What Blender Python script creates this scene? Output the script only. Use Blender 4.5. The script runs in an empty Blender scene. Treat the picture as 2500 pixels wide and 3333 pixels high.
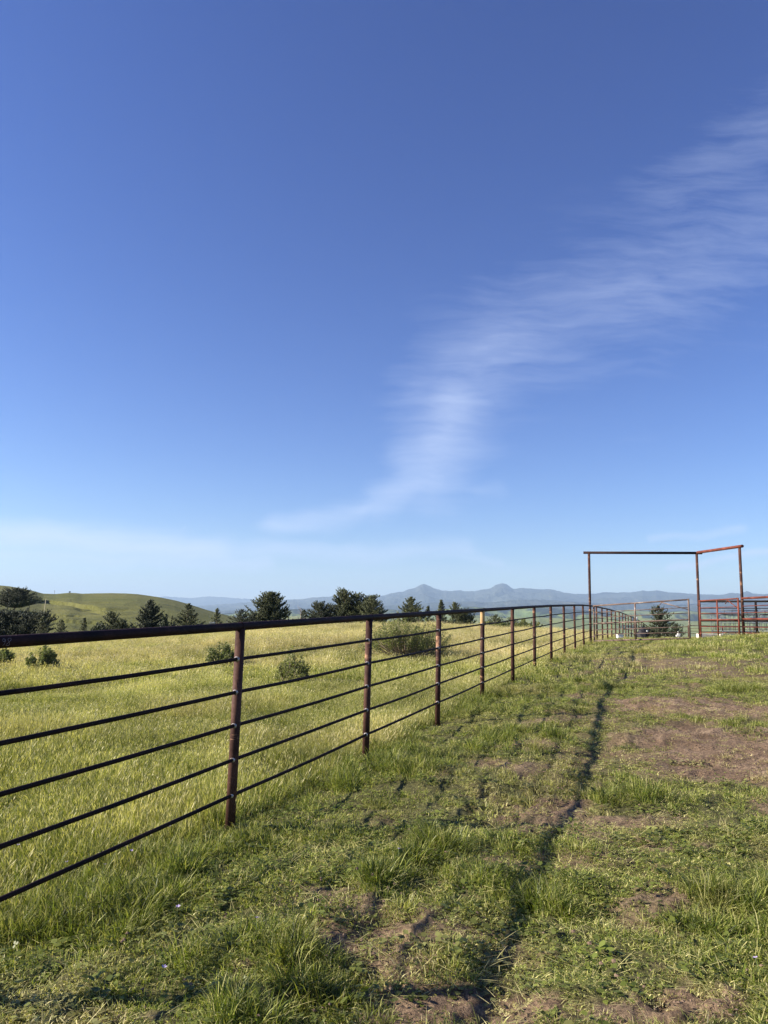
import bpy, math, random
import numpy as np
from mathutils import Vector, Matrix

# ------------------------------------------------------------------ camera, light, exposure
PI = math.pi
SC = bpy.context.scene
COL = SC.collection
W0, H0, FPX = 2500.0, 3333.0, 2450.0
EYE = 1.5
PITCH = math.atan((2020.0 - H0 / 2) / FPX)
ROLL = 0.018
F_ = np.array([0, math.cos(PITCH), math.sin(PITCH)])
R0 = np.array([1.0, 0, 0]); U0 = np.array([0, -math.sin(PITCH), math.cos(PITCH)])
R_ = math.cos(ROLL) * R0 + math.sin(ROLL) * U0
U_ = -math.sin(ROLL) * R0 + math.cos(ROLL) * U0

cam_d = bpy.data.cameras.new('camera')
cam = bpy.data.objects.new('camera', cam_d); COL.objects.link(cam)
cam_d.sensor_fit = 'VERTICAL'; cam_d.sensor_height = 36.0
cam_d.lens = 36.0 * FPX / H0
cam_d.clip_start = 0.05; cam_d.clip_end = 80000
M = Matrix(((R_[0], U_[0], -F_[0], 0), (R_[1], U_[1], -F_[1], 0), (R_[2], U_[2], -F_[2], EYE), (0, 0, 0, 1)))
cam.matrix_world = M
SC.camera = cam

SUN_AZ = math.radians(-95.0)      # from +Y, clockwise positive
SUN_EL = math.radians(30.0)
sd = Vector((math.sin(SUN_AZ) * math.cos(SUN_EL), math.cos(SUN_AZ) * math.cos(SUN_EL), math.sin(SUN_EL)))
sun_d = bpy.data.lights.new('sun', 'SUN'); sun = bpy.data.objects.new('sun', sun_d); COL.objects.link(sun)
sun_d.energy = 5.0; sun_d.angle = math.radians(0.7); sun_d.color = (1.0, 0.90, 0.76)
sun.rotation_mode = 'QUATERNION'; sun.rotation_quaternion = sd.to_track_quat('Z', 'Y')
sun.location = (-30, 0, 30)

SC.view_settings.view_transform = 'Standard'; SC.view_settings.look = 'None'
SC.view_settings.exposure = 1.33; SC.view_settings.gamma = 1.0
SC.render.engine = 'CYCLES'
SC.cycles.use_denoising = True
SC.cycles.max_bounces = 6; SC.cycles.diffuse_bounces = 3; SC.cycles.transmission_bounces = 3
SC.cycles.volume_bounces = 0; SC.cycles.transparent_max_bounces = 8
SC.cycles.caustics_reflective = False; SC.cycles.caustics_refractive = False


def ray(px, py):
    d = F_ * FPX + R_ * (px - W0 / 2) - U_ * (py - H0 / 2)
    return d / d[1]


def P(px, py, Y):
    d = ray(px, py)
    return np.array([d[0] * Y, Y, EYE + d[2] * Y])


def uv(px, py):
    d = ray(px, py)
    return (d[0], d[2])


# ---- node helpers
class NT:
    def __init__(s, tree): s.t = tree; s.n = tree.nodes; s.l = tree.links
    def new(s, kind, **kw):
        n = s.n.new(kind)
        for k, v in kw.items(): setattr(n, k, v)
        return n
    def put(s, sock, v):
        if v is None: return
        if isinstance(v, bpy.types.NodeSocket): s.l.new(v, sock)
        else: sock.default_value = v
    def math(s, op, a, b=None, c=None, clamp=False):
        n = s.new('ShaderNodeMath', operation=op, use_clamp=clamp)
        for i, v in enumerate((a, b, c)): s.put(n.inputs[i], v)
        return n.outputs[0]
    def vmath(s, op, a, b=None, scale=None):
        n = s.new('ShaderNodeVectorMath', operation=op)
        s.put(n.inputs[0], a); s.put(n.inputs[1], b)
        if scale is not None: s.put(n.inputs['Scale'], scale)
        return n.outputs['Value'] if op in ('DOT_PRODUCT', 'LENGTH', 'DISTANCE') else n.outputs[0]
    def noise(s, vec, scale, detail=4, rough=0.55, dist=0.0, out='Fac'):
        n = s.new('ShaderNodeTexNoise')
        s.put(n.inputs['Vector'], vec); n.inputs['Scale'].default_value = scale
        n.inputs['Detail'].default_value = detail; n.inputs['Roughness'].default_value = rough
        n.inputs['Distortion'].default_value = dist
        return n.outputs[out]
    def ramp(s, fac, stops, interp='LINEAR'):
        n = s.new('ShaderNodeValToRGB'); cr = n.color_ramp; cr.interpolation = interp
        while len(cr.elements) < len(stops): cr.elements.new(0.5)
        for e, (p, c) in zip(cr.elements, stops):
            e.position = p; e.color = (c, c, c, 1) if isinstance(c, (int, float)) else (*c, 1)
        s.put(n.inputs['Fac'], fac)
        return n.outputs['Color']
    def mix(s, fac, a, b, blend='MIX'):
        n = s.new('ShaderNodeMix', data_type='RGBA', blend_type=blend)
        s.put(n.inputs[0], fac)
        for i, v in ((6, a), (7, b)):
            if isinstance(v, tuple) and len(v) == 3: v = (*v, 1)
            s.put(n.inputs[i], v)
        return n.outputs[2]
    def mapping(s, vec, scale=(1, 1, 1), rot=(0, 0, 0), loc=(0, 0, 0)):
        n = s.new('ShaderNodeMapping'); s.put(n.inputs[0], vec)
        n.inputs['Scale'].default_value = scale; n.inputs['Rotation'].default_value = rot; n.inputs['Location'].default_value = loc
        return n.outputs[0]


# ---- world: Nishita sky plus thin cirrus
world = bpy.data.worlds.new('World'); SC.world = world; world.use_nodes = True
N = NT(world.node_tree); N.n.clear()
out = N.new('ShaderNodeOutputWorld'); bg = N.new('ShaderNodeBackground'); N.l.new(bg.outputs[0], out.inputs[0])
sky = N.new('ShaderNodeTexSky', sky_type='NISHITA')
sky.sun_disc = False; sky.sun_elevation = SUN_EL; sky.sun_rotation = SUN_AZ
sky.altitude = 200; sky.air_density = 1.0; sky.dust_density = 0.25; sky.ozone_density = 2.6
SKY_STR = 0.058
tc = N.new('ShaderNodeTexCoord')
skyc = sky.outputs[0]
hs = N.new('ShaderNodeHueSaturation'); hs.inputs['Hue'].default_value = 0.505
hs.inputs['Saturation'].default_value = 1.12; hs.inputs['Value'].default_value = 1.0
N.l.new(skyc, hs.inputs['Color']); skyc = hs.outputs[0]
REF = 4.4
skyc = N.vmath('SCALE', skyc, scale=1 / REF)
sc_ = N.new('ShaderNodeSeparateColor'); N.l.new(skyc, sc_.inputs[0]); cc_ = N.new('ShaderNodeCombineColor')
for i_, (g_, m_) in enumerate(((1.40, REF * 1.0), (1.40, REF * .93), (1.22, REF * 1.10))):
    N.l.new(N.math('MULTIPLY', N.math('POWER', sc_.outputs[i_], g_), m_), cc_.inputs[i_])
skyc = cc_.outputs[0]
sep = N.new('ShaderNodeSeparateXYZ'); N.l.new(tc.outputs['Generated'], sep.inputs[0])
yy = N.math('MAXIMUM', sep.outputs[1], 0.02)
uu = N.math('DIVIDE', sep.outputs[0], yy); vv = N.math('DIVIDE', sep.outputs[2], yy)
cmb = N.new('ShaderNodeCombineXYZ'); N.l.new(uu, cmb.inputs[0]); N.l.new(vv, cmb.inputs[1])
p2 = cmb.outputs[0]
warp = N.noise(p2, 3.5, 3, 0.6, out='Color')
warp = N.vmath('SUBTRACT', warp, (0.5, 0.5, 0.5)); warp = N.vmath('MULTIPLY', warp, (0.17, 0.07, 0.0))
pw = N.vmath('ADD', p2, warp)


def capsule(a, b, w):
    ax, ay = uv(*a); bx, by = uv(*b)
    ba = (bx - ax, by - ay, 0); L2 = ba[0] ** 2 + ba[1] ** 2
    pa = N.vmath('SUBTRACT', pw, (ax, ay, 0))
    h = N.math('DIVIDE', N.vmath('DOT_PRODUCT', pa, ba), L2, clamp=True)
    q = N.vmath('SCALE', ba, scale=h)
    d = N.vmath('LENGTH', N.vmath('SUBTRACT', pa, q))
    m = N.math('SUBTRACT', 1.0, N.math('DIVIDE', d, w / FPX), clamp=True)
    return N.math('MULTIPLY', N.math('MULTIPLY', m, m), N.math('MULTIPLY_ADD', m, -2.0, 3.0))


def caps(lst):
    r = None
    for a, b, w, g in lst:
        c = N.math('MULTIPLY', capsule(a, b, w), g)
        r = c if r is None else N.math('MAXIMUM', r, c)
    return r


band = caps([((930, 1715), (1250, 1610), 75, .8), ((1200, 1625), (1440, 1545), 110, .8), ((1380, 1590), (1600, 1580), 60, .45), ((1400, 1530), (1500, 1320), 250, .85),
             ((1450, 1330), (1660, 1110), 320, .58), ((1660, 1110), (2060, 940), 390, .48), ((2000, 960), (2600, 690), 450, .42),
             ((2200, 640), (2600, 350), 260, .36)])
low = caps([((1030, 1785), (1600, 1830), 32, .55), ((-200, 1725), (760, 1790), 110, .85), ((-200, 1800), (900, 1830), 70, .7), ((500, 1800), (1500, 1790), 70, .6),
            ((2120, 1745), (2420, 1738), 24, .5), ((2190, 1845), (2600, 1800), 30, .75), ((600, 1860), (1800, 1850), 40, .25),
            ((2040, 1460), (2200, 1400), 30, .06)])
st = N.mapping(pw, scale=(3.6, 24.0, 1), rot=(0, 0, math.radians(-7)))
streak = N.noise(st, 1.6, 9, 0.66, 0.12)
st2 = N.mapping(pw, scale=(3.0, 12.0, 1), rot=(0, 0, math.radians(-32)), loc=(3, 1, 0))
streak2 = N.noise(st2, 1.9, 9, 0.68, 0.1)
tex = N.math('MULTIPLY_ADD', streak, 1.1, N.math('MULTIPLY', streak2, 0.9))
fib = N.math('MULTIPLY_ADD', streak, .62, N.math('MULTIPLY', streak2, .38))
fibc = N.math('SUBTRACT', fib, .5)
def wisps(mask, bite, gain):
    m = N.math('MULTIPLY_ADD', fibc, bite, N.math('MULTIPLY', mask, 1.05))
    m = N.math('MULTIPLY', N.math('SUBTRACT', m, .08, clamp=True), N.math('POWER', mask, .55), clamp=True)
    return N.math('MULTIPLY', m, gain)
cm = wisps(band, 2.3, .52)
lm = wisps(low, 1.9, .85)
trail = N.math('MULTIPLY', caps([((628, 1712), (630, 1745), 5, .5), ((628, 1712), (643, 1697), 5, .5)]), 0.5)
cloud = N.math('MAXIMUM', N.math('MAXIMUM', cm, lm), trail, clamp=True)
front = N.math('GREATER_THAN', sep.outputs[1], 0.02)
cloud = N.math('MULTIPLY', cloud, front)
cc = N.mix(cloud, skyc, (5.6, 6.4, 8.3))
N.l.new(cc, bg.inputs['Color']); bg.inputs['Strength'].default_value = SKY_STR


# ------------------------------------------------------------------ generic building helpers
def mesh_obj(name, verts, faces, mat, parent=None, smooth=False, loops=None):
    """verts (n,3) array; faces list or (k,m) array"""
    me = bpy.data.meshes.new(name)
    v = np.asarray(verts, dtype=np.float32)
    if isinstance(faces, np.ndarray):
        k, m = faces.shape
        me.vertices.add(len(v)); me.vertices.foreach_set('co', v.ravel())
        me.loops.add(k * m); me.loops.foreach_set('vertex_index', faces.astype(np.int32).ravel())
        me.polygons.add(k)
        me.polygons.foreach_set('loop_start', np.arange(0, k * m, m, dtype=np.int32))
        me.polygons.foreach_set('loop_total', np.full(k, m, dtype=np.int32))
        me.update(calc_edges=True)
    else:
        me.from_pydata([tuple(float(c) for c in p) for p in v], [], faces); me.update()
    if smooth: me.polygons.foreach_set('use_smooth', np.ones(len(me.polygons), dtype=bool))
    if mat is not None: me.materials.append(mat)
    o = bpy.data.objects.new(name, me); COL.objects.link(o)
    if parent is not None:
        o.parent = parent
        o.matrix_parent_inverse = parent.matrix_world.inverted() if False else Matrix.Translation(-Vector(parent.location)) if parent.type == 'EMPTY' and parent.rotation_euler[2] == 0 else Matrix.Identity(4)
    return o


def tag(o, label=None, cat=None, group=None, kind=None):
    if label: o['label'] = label
    if cat: o['category'] = cat
    if group: o['group'] = group
    if kind: o['kind'] = kind
    return o


def empty(name, loc, label, cat, group=None):
    o = bpy.data.objects.new(name, None); COL.objects.link(o); o.location = tuple(float(c) for c in loc); o.empty_display_size = .2
    return tag(o, label, cat, group)


class MB:
    """collects geometry in world coordinates"""
    def __init__(s): s.v = []; s.f = []
    def _add(s, v, f):
        b = len(s.v); s.v.extend(v); s.f.extend([tuple(i + b for i in q) for q in f])
    def tube(s, pts, r, n=12, caps=True, radii=None):
        pts = [Vector([float(c) for c in p]) for p in pts]; m = len(pts)
        vs = []; fs = []; prev = None
        for i, p in enumerate(pts):
            t = (pts[min(i + 1, m - 1)] - pts[max(i - 1, 0)]).normalized()
            if prev is None:
                a = Vector((0, 0, 1)) if abs(t.z) < .9 else Vector((1, 0, 0))
                x = t.cross(a).normalized()
            else:
                x = (prev - t * prev.dot(t)).normalized()
            prev = x; y = t.cross(x)
            rr = radii[i] if radii is not None else r
            for k in range(n):
                an = 2 * PI * k / n
                vs.append(p + x * (math.cos(an) * rr) + y * (math.sin(an) * rr))
        for i in range(m - 1):
            for k in range(n):
                a = i * n + k; b = i * n + (k + 1) % n
                fs.append((a, b, b + n, a + n))
        if caps:
            fs.append(tuple(range(n))[::-1]); fs.append(tuple((m - 1) * n + k for k in range(n)))
        s._add(vs, fs); return s
    def box(s, c, d, rz=0, bev=0):
        c = Vector([float(q) for q in c]); hx, hy, hz = d[0] / 2, d[1] / 2, d[2] / 2
        vs = []
        b = min(bev, hx * .5, hy * .5, hz * .5)
        R = Matrix.Rotation(rz, 3, 'Z')
        if b <= 0:
            for z in (-hz, hz):
                for x, y in ((-hx, -hy), (hx, -hy), (hx, hy), (-hx, hy)): vs.append(c + R @ Vector((x, y, z)))
            s._add(vs, [(3, 2, 1, 0), (4, 5, 6, 7), (0, 1, 5, 4), (1, 2, 6, 5), (2, 3, 7, 6), (3, 0, 4, 7)])
        else:
            rings = [(-hz, b), (-hz + b, 0), (hz - b, 0), (hz, b)]
            for z, i_ in rings:
                X, Yv = hx - i_, hy - i_
                for x, y in ((-X + b, -Yv), (X - b, -Yv), (X, -Yv + b), (X, Yv - b), (X - b, Yv), (-X + b, Yv), (-X, Yv - b), (-X, -Yv + b)):
                    vs.append(c + R @ Vector((x, y, z)))
            fs = [tuple(range(8))[::-1], tuple(range(24, 32))]
            for j in range(3):
                for k in range(8): fs.append((j * 8 + k, j * 8 + (k + 1) % 8, (j + 1) * 8 + (k + 1) % 8, (j + 1) * 8 + k))
            s._add(vs, fs)
        return s
    def build(s, name, mat, parent=None, smooth=True):
        o = mesh_obj(name, np.array([tuple(v) for v in s.v]), s.f, mat, parent)
        if smooth:
            me = o.data
            me.polygons.foreach_set('use_smooth', [len(p.vertices) == 4 for p in me.polygons])
        return o


# vectorised value-noise
def _hash(ix, iy, seed):
    h = (ix.astype(np.int64) * 374761393 + iy.astype(np.int64) * 668265263 + seed * 1442695041) & 0xffffffff
    h = ((h ^ (h >> 13)) * 1274126177) & 0xffffffff
    return ((h ^ (h >> 16)) & 0xffff) / 65535.0


def vnoise(x, y, seed=0):
    ix = np.floor(x); iy = np.floor(y); fx = x - ix; fy = y - iy
    fx = fx * fx * (3 - 2 * fx); fy = fy * fy * (3 - 2 * fy)
    a = _hash(ix, iy, seed); b = _hash(ix + 1, iy, seed); c = _hash(ix, iy + 1, seed); d = _hash(ix + 1, iy + 1, seed)
    return (a * (1 - fx) + b * fx) * (1 - fy) + (c * (1 - fx) + d * fx) * fy


def fbm(x, y, seed=0, oct=4, gain=.5):
    s = 0; amp = 1; tot = 0
    for i in range(oct):
        s = s + amp * vnoise(x * 2 ** i + 17 * i, y * 2 ** i - 9 * i, seed + i); tot += amp; amp *= gain
    return s / tot


def sstep(x, a, b):
    t = np.clip((x - a) / (b - a), 0, 1); return t * t * (3 - 2 * t)


# ------------------------------------------------------------------ fence layout and ground height
SP = 2.28; N0 = 2.37
FX = lambda Y: -1.004 + .383 * (Y - 5.40)
rail_px = {-1.0: None, 0: (790, 2039), 1: (1206, 2010), 2: (1432, 1995), 3: (1575, 1986), 4: (1671, 1979.5), 5: (1743, 1975),
           6: (1797, 1972), 7: (1840, 1971), 8: (1876, 1970), 9: (1901, 1970), 10: (1923, 1971.5)}
fence = []     # (x,y,z of top-rail centre)
FH = 1.40
for n in range(-5, 0):
    Y = SP * (n + N0)
    zr = P(0, 2092, 3.44)[2]; z0 = P(790, 2039, 5.40)[2]
    z = z0 + (zr - z0) * min((5.40 - Y) / (5.40 - 3.44), 2.2)
    fence.append((FX(Y), Y, z))
for n in range(0, 11):
    Y = SP * (n + N0); q = P(*rail_px[n], Y)
    fence.append((FX(Y), Y, q[2]))
far = [(1941, 1974.6), (1959, 1978.6), (1975.6, 1982), (1989.7, 1985.4), (2002.7, 1989), (2015.4, 1992.3), (2026.3, 1995.8), (2035.8, 1999.4),
       (2044.7, 2003), (2054, 2007), (2063.4, 2011), (2071, 2014.8), (2079, 2019), (2087, 2024), (2095, 2029.5), (2103, 2035), (2111, 2041.5), (2119, 2048)]
Y = fence[-1][1]
for i, (a, b) in enumerate(far):
    Y += SP * .98; q = P(a, b, Y); fence.append(tuple(q))
K = fence[15]         # tall gateway post

ctrl = []
for (x, y, z) in fence: ctrl.append((x, y, z - FH))
def cpx(px, py, Y):
    q = P(px, py, Y); ctrl.append(tuple(q))
for a in [(0, 2094, 44), (330, 2080, 46), (700, 2052, 48), (1100, 2038, 50), (1500, 2040, 47), (1760, 2052, 45),
          (2409, 2071, 25.1), (2270, 2084, 27.5), (2500, 2064, 23.6), (2090, 2099, 27), (2230, 2092, 26), (2140, 2078, 39), (2230, 2080, 38), (2400, 2078, 34),
          (2350, 2110, 20), (2490, 2100, 20)]:
    cpx(*a)
ctrl += [(0.5, 2.6, 0.03), (0, 0, 0), (2.5, 2.5, 0.05), (1.6, 5.6, .12), (4.5, 6, .18), (4, 9, .34), (7, 11, .5), (3, 12, .45), (-8, 4, -.05), (-6, 10, 0.12), (-10, 20, .1), (-14, 30, 0), (-3, 28, .65),
         (-15, 8, -.1), (10, 6, .3), (14, 14, .7), (18, 28, 1.2), (-25, 30, -.4), (0, -12, -.1), (12, -10, .1), (-14, -10, -.2), (25, 40, 1.0), (6, 20, .72), (10, 18, .9)]
C = np.array(ctrl, dtype=float)
def _k(r2): return np.where(r2 > 1e-9, .5 * r2 * np.log(np.maximum(r2, 1e-9)), 0)
S_ = 20.0
cx, cy = C[:, 0] / S_, C[:, 1] / S_
n_ = len(C)
Kmat = _k((cx[:, None] - cx) ** 2 + (cy[:, None] - cy) ** 2) + np.eye(n_) * 0.0015
Pm = np.stack([np.ones(n_), cx, cy], 1)
Amat = np.block([[Kmat, Pm], [Pm.T, np.zeros((3, 3))]])
sol = np.linalg.lstsq(Amat, np.concatenate([C[:, 2], np.zeros(3)]), rcond=None)[0]


def tps(x, y):
    x = np.asarray(x, float) / S_; y = np.asarray(y, float) / S_
    sh = x.shape; x = x.ravel(); y = y.ravel(); z = np.full(x.shape, sol[n_]) + sol[n_ + 1] * x + sol[n_ + 2] * y
    for i in range(n_): z += sol[i] * _k((x - cx[i]) ** 2 + (y - cy[i]) ** 2)
    return z.reshape(sh)


# wheel ruts (world polyline through pixels on the lane)
def ghit_flat(px, py):
    d = ray(px, py); Y = 3.0
    for _ in range(60):
        z = float(ground_base(np.array([d[0] * Y]), np.array([Y]))[0])
        Yn = (z - EYE) / d[2] if d[2] < -1e-5 else 200
        Y = .5 * Y + .5 * min(max(Yn, .5), 60)
    return np.array([d[0] * Y, Y, z])


def ground_base(x, y):
    r = np.hypot(x, y)
    s = np.minimum(1, 58 / np.maximum(r, 1e-6))           # the spline is only trusted near the lane
    zn = tps(x * s, y * s)
    drop = sstep(r, 44, 130) * 5.0 + sstep(r, 90, 420) * 9 + sstep(r, 400, 2200) * 30
    front = sstep(y, -30, 20)
    w = sstep(r, 50, 300)
    return zn * (1 - w) + 0.5 * w - drop


def seg_dist(x, y, pts):
    best = np.full(np.shape(x), 1e9)
    for (a, b) in zip(pts[:-1], pts[1:]):
        bx, by = b[0] - a[0], b[1] - a[1]; L = bx * bx + by * by
        t = np.clip(((x - a[0]) * bx + (y - a[1]) * by) / L, 0, 1)
        best = np.minimum(best, np.hypot(x - a[0] - bx * t, y - a[1] - by * t))
    return best


rutA = [ghit_flat(*p)[:2] for p in [(1500, 3300), (1640, 2980), (1800, 2700), (1950, 2400), (2030, 2260), (2100, 2180), (2125, 2140), (2112, 2108), (2090, 2096)]]
rutB = [ghit_flat(*p)[:2] for p in [(1000, 3300), (1320, 2950), (1640, 2640), (1790, 2480), (1900, 2330), (1990, 2230), (2060, 2165), (2040, 2110)]]
# bare soil patches: pixel centre -> world ellipse (half width, half depth, strength)
bare = []
for (px, py, hx, hy, s) in [(2330, 2300, 1.5, 1.0, .85), (2480, 2310, 1.6, .9, .8), (2420, 2430, 1.4, 1.1, 1.0), (2500, 2480, 1.3, 1.0, 1.0), (2330, 2530, .7, .4, .6),
                            (1500, 3290, .42, .28, 1.0), (1180, 3250, .3, .22, .75), (2240, 3270, .32, .2, 1.0), (2080, 3330, .3, .2, .7), (1130, 3060, .3, .22, .8), (1280, 3150, .22, .15, .7),
                            (1800, 2600, .5, .5, .85), (1700, 2640, .45, .2, .8), (1950, 2680, .7, .28, .7), (2100, 2760, .5, .22, .55), (2190, 2930, .22, .18, .7), (2100, 2860, .2, .2, .35),
                            (2230, 2170, 2.2, 2.2, .55), (2060, 2160, 1.2, 2.0, .35), (2400, 2200, 2.0, 1.2, .45), (560, 3080, .16, .10, .6), (1650, 3080, .25, .18, .5), (1480, 2870, .25, .15, .35)]:
    q = ghit_flat(px, py); bare.append((q[0], q[1], hx, hy, s))


def bare_at(x, y):
    wx = x + (fbm(x * 1.7, y * 1.7, 5) - .5) * .9 * np.clip(y / 6, .35, 1.5); wy = y + (fbm(x * 1.7 + 40, y * 1.7, 6) - .5) * .9 * np.clip(y / 6, .35, 1.5)
    b = np.zeros(np.shape(x))
    for (cx_, cy_, hx, hy, s) in bare:
        d = np.hypot((wx - cx_) / hx, (wy - cy_) / hy)
        b = np.maximum(b, s * (1 - sstep(d, .55, 1.25)))
    dr = np.minimum(seg_dist(wx, wy, rutA), seg_dist(wx, wy, rutB))
    b = np.maximum(b, .28 * (1 - sstep(dr, .08, .30)))
    n = fbm(x * 2.3, y * 2.3, 21, 3)
    lane = sstep(x - FX(y), .3, 1.4)
    b = np.maximum(b, lane * sstep(n, .54, .68) * .6)
    return b


def ground_z(x, y, micro=True):
    x = np.asarray(x, float); y = np.asarray(y, float)
    z = ground_base(x, y)
    if micro:
        r = np.hypot(x, y); near = 1 - sstep(r, 30, 60)
        lane = sstep(x - FX(y), -.4, 1.2)
        z = z + near * ((fbm(x * 1.3, y * 1.3, 31, 3) - .5) * .10 + (fbm(x * 5, y * 5, 37, 3) - .5) * .06 * (.4 + .6 * lane) + (fbm(x * 17, y * 17, 39, 3) - .5) * .034 * lane * (r < 20))
        cx0 = np.floor(x / .30); cy0 = np.floor(y / .30); pit = np.zeros(np.shape(x))
        for ox in (-1, 0, 1):
            for oy in (-1, 0, 1):
                gx_, gy_ = cx0 + ox, cy0 + oy
                px_ = (gx_ + .2 + .6 * _hash(gx_, gy_, 301)) * .30; py_ = (gy_ + .2 + .6 * _hash(gx_, gy_, 302)) * .30
                on = _hash(gx_, gy_, 303) > .55
                d_ = np.hypot(x - px_, (y - py_) * .8)
                pit += on * (-.034 * np.exp(-(d_ / .048) ** 2) + .012 * np.exp(-((d_ - .085) / .028) ** 2))
        z = z + pit * lane * (r < 22)
        dr = np.minimum(seg_dist(x, y, rutA), seg_dist(x, y, rutB))
        z = z - near * .022 * np.exp(-(dr / .16) ** 2) + near * .014 * np.exp(-((dr - .32) / .12) ** 2)
        # hollow in the pasture
        z = z - .35 * np.exp(-((x + 6.3) / 1.5) ** 2 - ((y - 14) / .9) ** 2)
    return z


def ghit(px, py, ymax=90):
    d = ray(px, py)
    Ys = np.linspace(1.5, ymax, 3000); g = ground_z(d[0] * Ys, Ys); zz = EYE + d[2] * Ys
    i = np.argmax(zz <= g)
    if not (zz <= g).any(): i = len(Ys) - 1
    return np.array([d[0] * Ys[i], Ys[i], g[i]])


def ghit_off(px, py, off):
    d = ray(px, py); Ys = np.linspace(1.5, 90, 3000); g = ground_z(d[0] * Ys, Ys); zz = EYE + d[2] * Ys
    i = int(np.argmax(zz <= g + off))
    return np.array([d[0] * Ys[i], Ys[i], g[i]])


def gz(x, y): return float(ground_z(np.array([x]), np.array([y]))[0])


# ------------------------------------------------------------------ materials
def new_mat(name):
    m = bpy.data.materials.new(name); m.use_nodes = True
    t = NT(m.node_tree); b = t.n['Principled BSDF']
    return m, t, b


def rust_mat(name, base, dark, light, lightamt=.5, rough=.62, spec=.4, scale=1.0):
    m, t, b = new_mat(name)
    g = t.new('ShaderNodeNewGeometry').outputs['Position']
    n1 = t.noise(g, 3.2 * scale, 6, .65)
    n2 = t.noise(t.mapping(g, scale=(1, 1, 3.2)), 2.1 * scale, 5, .7, .6)
    n3 = t.noise(g, 60 * scale, 4, .6)
    c = t.mix(t.ramp(n1, [(.35, 0.), (.62, 1.)]), dark, base)
    c = t.mix(t.math('MULTIPLY', t.ramp(n2, [(.58, 0.), (.68, 1.)]), lightamt), c, light)
    c = t.mix(t.math('MULTIPLY', t.ramp(n3, [(.45, 0.), (.7, 1.)]), .45), c, dark)
    t.put(b.inputs['Base Color'], c)
    t.put(b.inputs['Roughness'], t.math('MULTIPLY_ADD', n3, .3, rough - .12))
    b.inputs['Specular IOR Level'].default_value = spec * .25
    bu = t.new('ShaderNodeBump'); bu.inputs['Strength'].default_value = .35; bu.inputs['Distance'].default_value = .002
    t.put(bu.inputs['Height'], n3); t.put(b.inputs['Normal'], bu.outputs[0])
    return m


M_POST = rust_mat('rusty_pipe', (.092, .046, .034), (.028, .014, .012), (.50, .28, .16), .85)
M_POSTY = rust_mat('peeling_pipe', (.58, .42, .20), (.30, .16, .08), (.78, .66, .44), .95)
M_RAIL = rust_mat('dark_rail', (.034, .014, .012), (.010, .006, .006), (.09, .045, .035), .35, .6)
M_ROD = rust_mat('dark_rod', (.022, .011, .010), (.007, .005, .005), (.07, .035, .025), .3, .6)
M_RED = rust_mat('red_oxide_pipe', (.215, .064, .042), (.085, .028, .020), (.38, .17, .11), .4, .55, .35)
M_GATE = rust_mat('weathered_gate_pipe', (.19, .135, .11), (.07, .045, .037), (.52, .45, .38), .75, .45, .6)
M_BLACKP = rust_mat('dark_pipe', (.020, .015, .015), (.008, .007, .007), (.04, .03, .03), .4, .5)  # near-black tone over the whole pipe, mottled by noise


def plain(name, col, rough=.6, var=.25, scale=8.0, metal=0.0):
    m, t, b = new_mat(name)
    g = t.new('ShaderNodeNewGeometry').outputs['Position']
    n = t.noise(g, scale, 5, .6)
    c = t.mix(t.ramp(n, [(.3, 0.), (.7, 1.)]), tuple(k * (1 - var) for k in col), tuple(min(1, k * (1 + var)) for k in col))
    t.put(b.inputs['Base Color'], c); b.inputs['Roughness'].default_value = rough; b.inputs['Metallic'].default_value = metal
    return m


M_GALV = plain('galvanised_tube', (.15, .165, .19), .5, .25, 20, .3)
M_WHITE = plain('white_paint', (.78, .76, .70), .6, .1)
M_CONC = plain('pale_concrete', (.62, .56, .50), .8, .2)
M_BLACK = plain('black_tarp', (.010, .010, .014), .8, .4, 10)
M_WOOD = plain('pale_wood', (.55, .47, .30), .8, .25, 12)
M_WELD = plain('weld_metal', (.35, .32, .30), .35, .4, 80, .5)
M_CHALK = plain('chalk', (.42, .36, .36), .9, .2, 200)
M_BARK = plain('bark', (.10, .075, .055), .9, .4, 9)
M_TWIG = plain('shrub_stems', (.30, .235, .18), .9, .4, 15)


def leaf_mat(name, c1, c2, trans=.35, attr=None, rough=.55, spec=.3):
    """c1..c2 vary per leaf through the 'tone' attribute"""
    m, t, b = new_mat(name)
    a = t.new('ShaderNodeAttribute', attribute_name='tone')
    c = t.mix(a.outputs['Fac'], c1, c2)
    t.put(b.inputs['Base Color'], c); b.inputs['Roughness'].default_value = rough; b.inputs['Specular IOR Level'].default_value = spec
    tr = t.new('ShaderNodeBsdfTranslucent'); t.put(tr.inputs[0], t.mix(1.0, c, (1.0, 1.15, .55), 'MULTIPLY'))
    mx = t.new('ShaderNodeMixShader'); mx.inputs[0].default_value = trans
    o = [n for n in t.n if n.type == 'OUTPUT_MATERIAL'][0]
    t.l.new(b.outputs[0], mx.inputs[1]); t.l.new(tr.outputs[0], mx.inputs[2]); t.l.new(mx.outputs[0], o.inputs[0])
    return m


M_CYP = leaf_mat('cypress_foliage', (.026, .038, .016), (.135, .148, .056), .2)
M_CYPD = leaf_mat('dark_cypress_foliage', (.016, .024, .013), (.070, .084, .038), .15)
M_COY = leaf_mat('coyote_bush_leaves', (.13, .145, .055), (.31, .31, .13), .42)
M_COYD = leaf_mat('dark_bush_leaves', (.09, .105, .042), (.22, .235, .095), .4)


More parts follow.
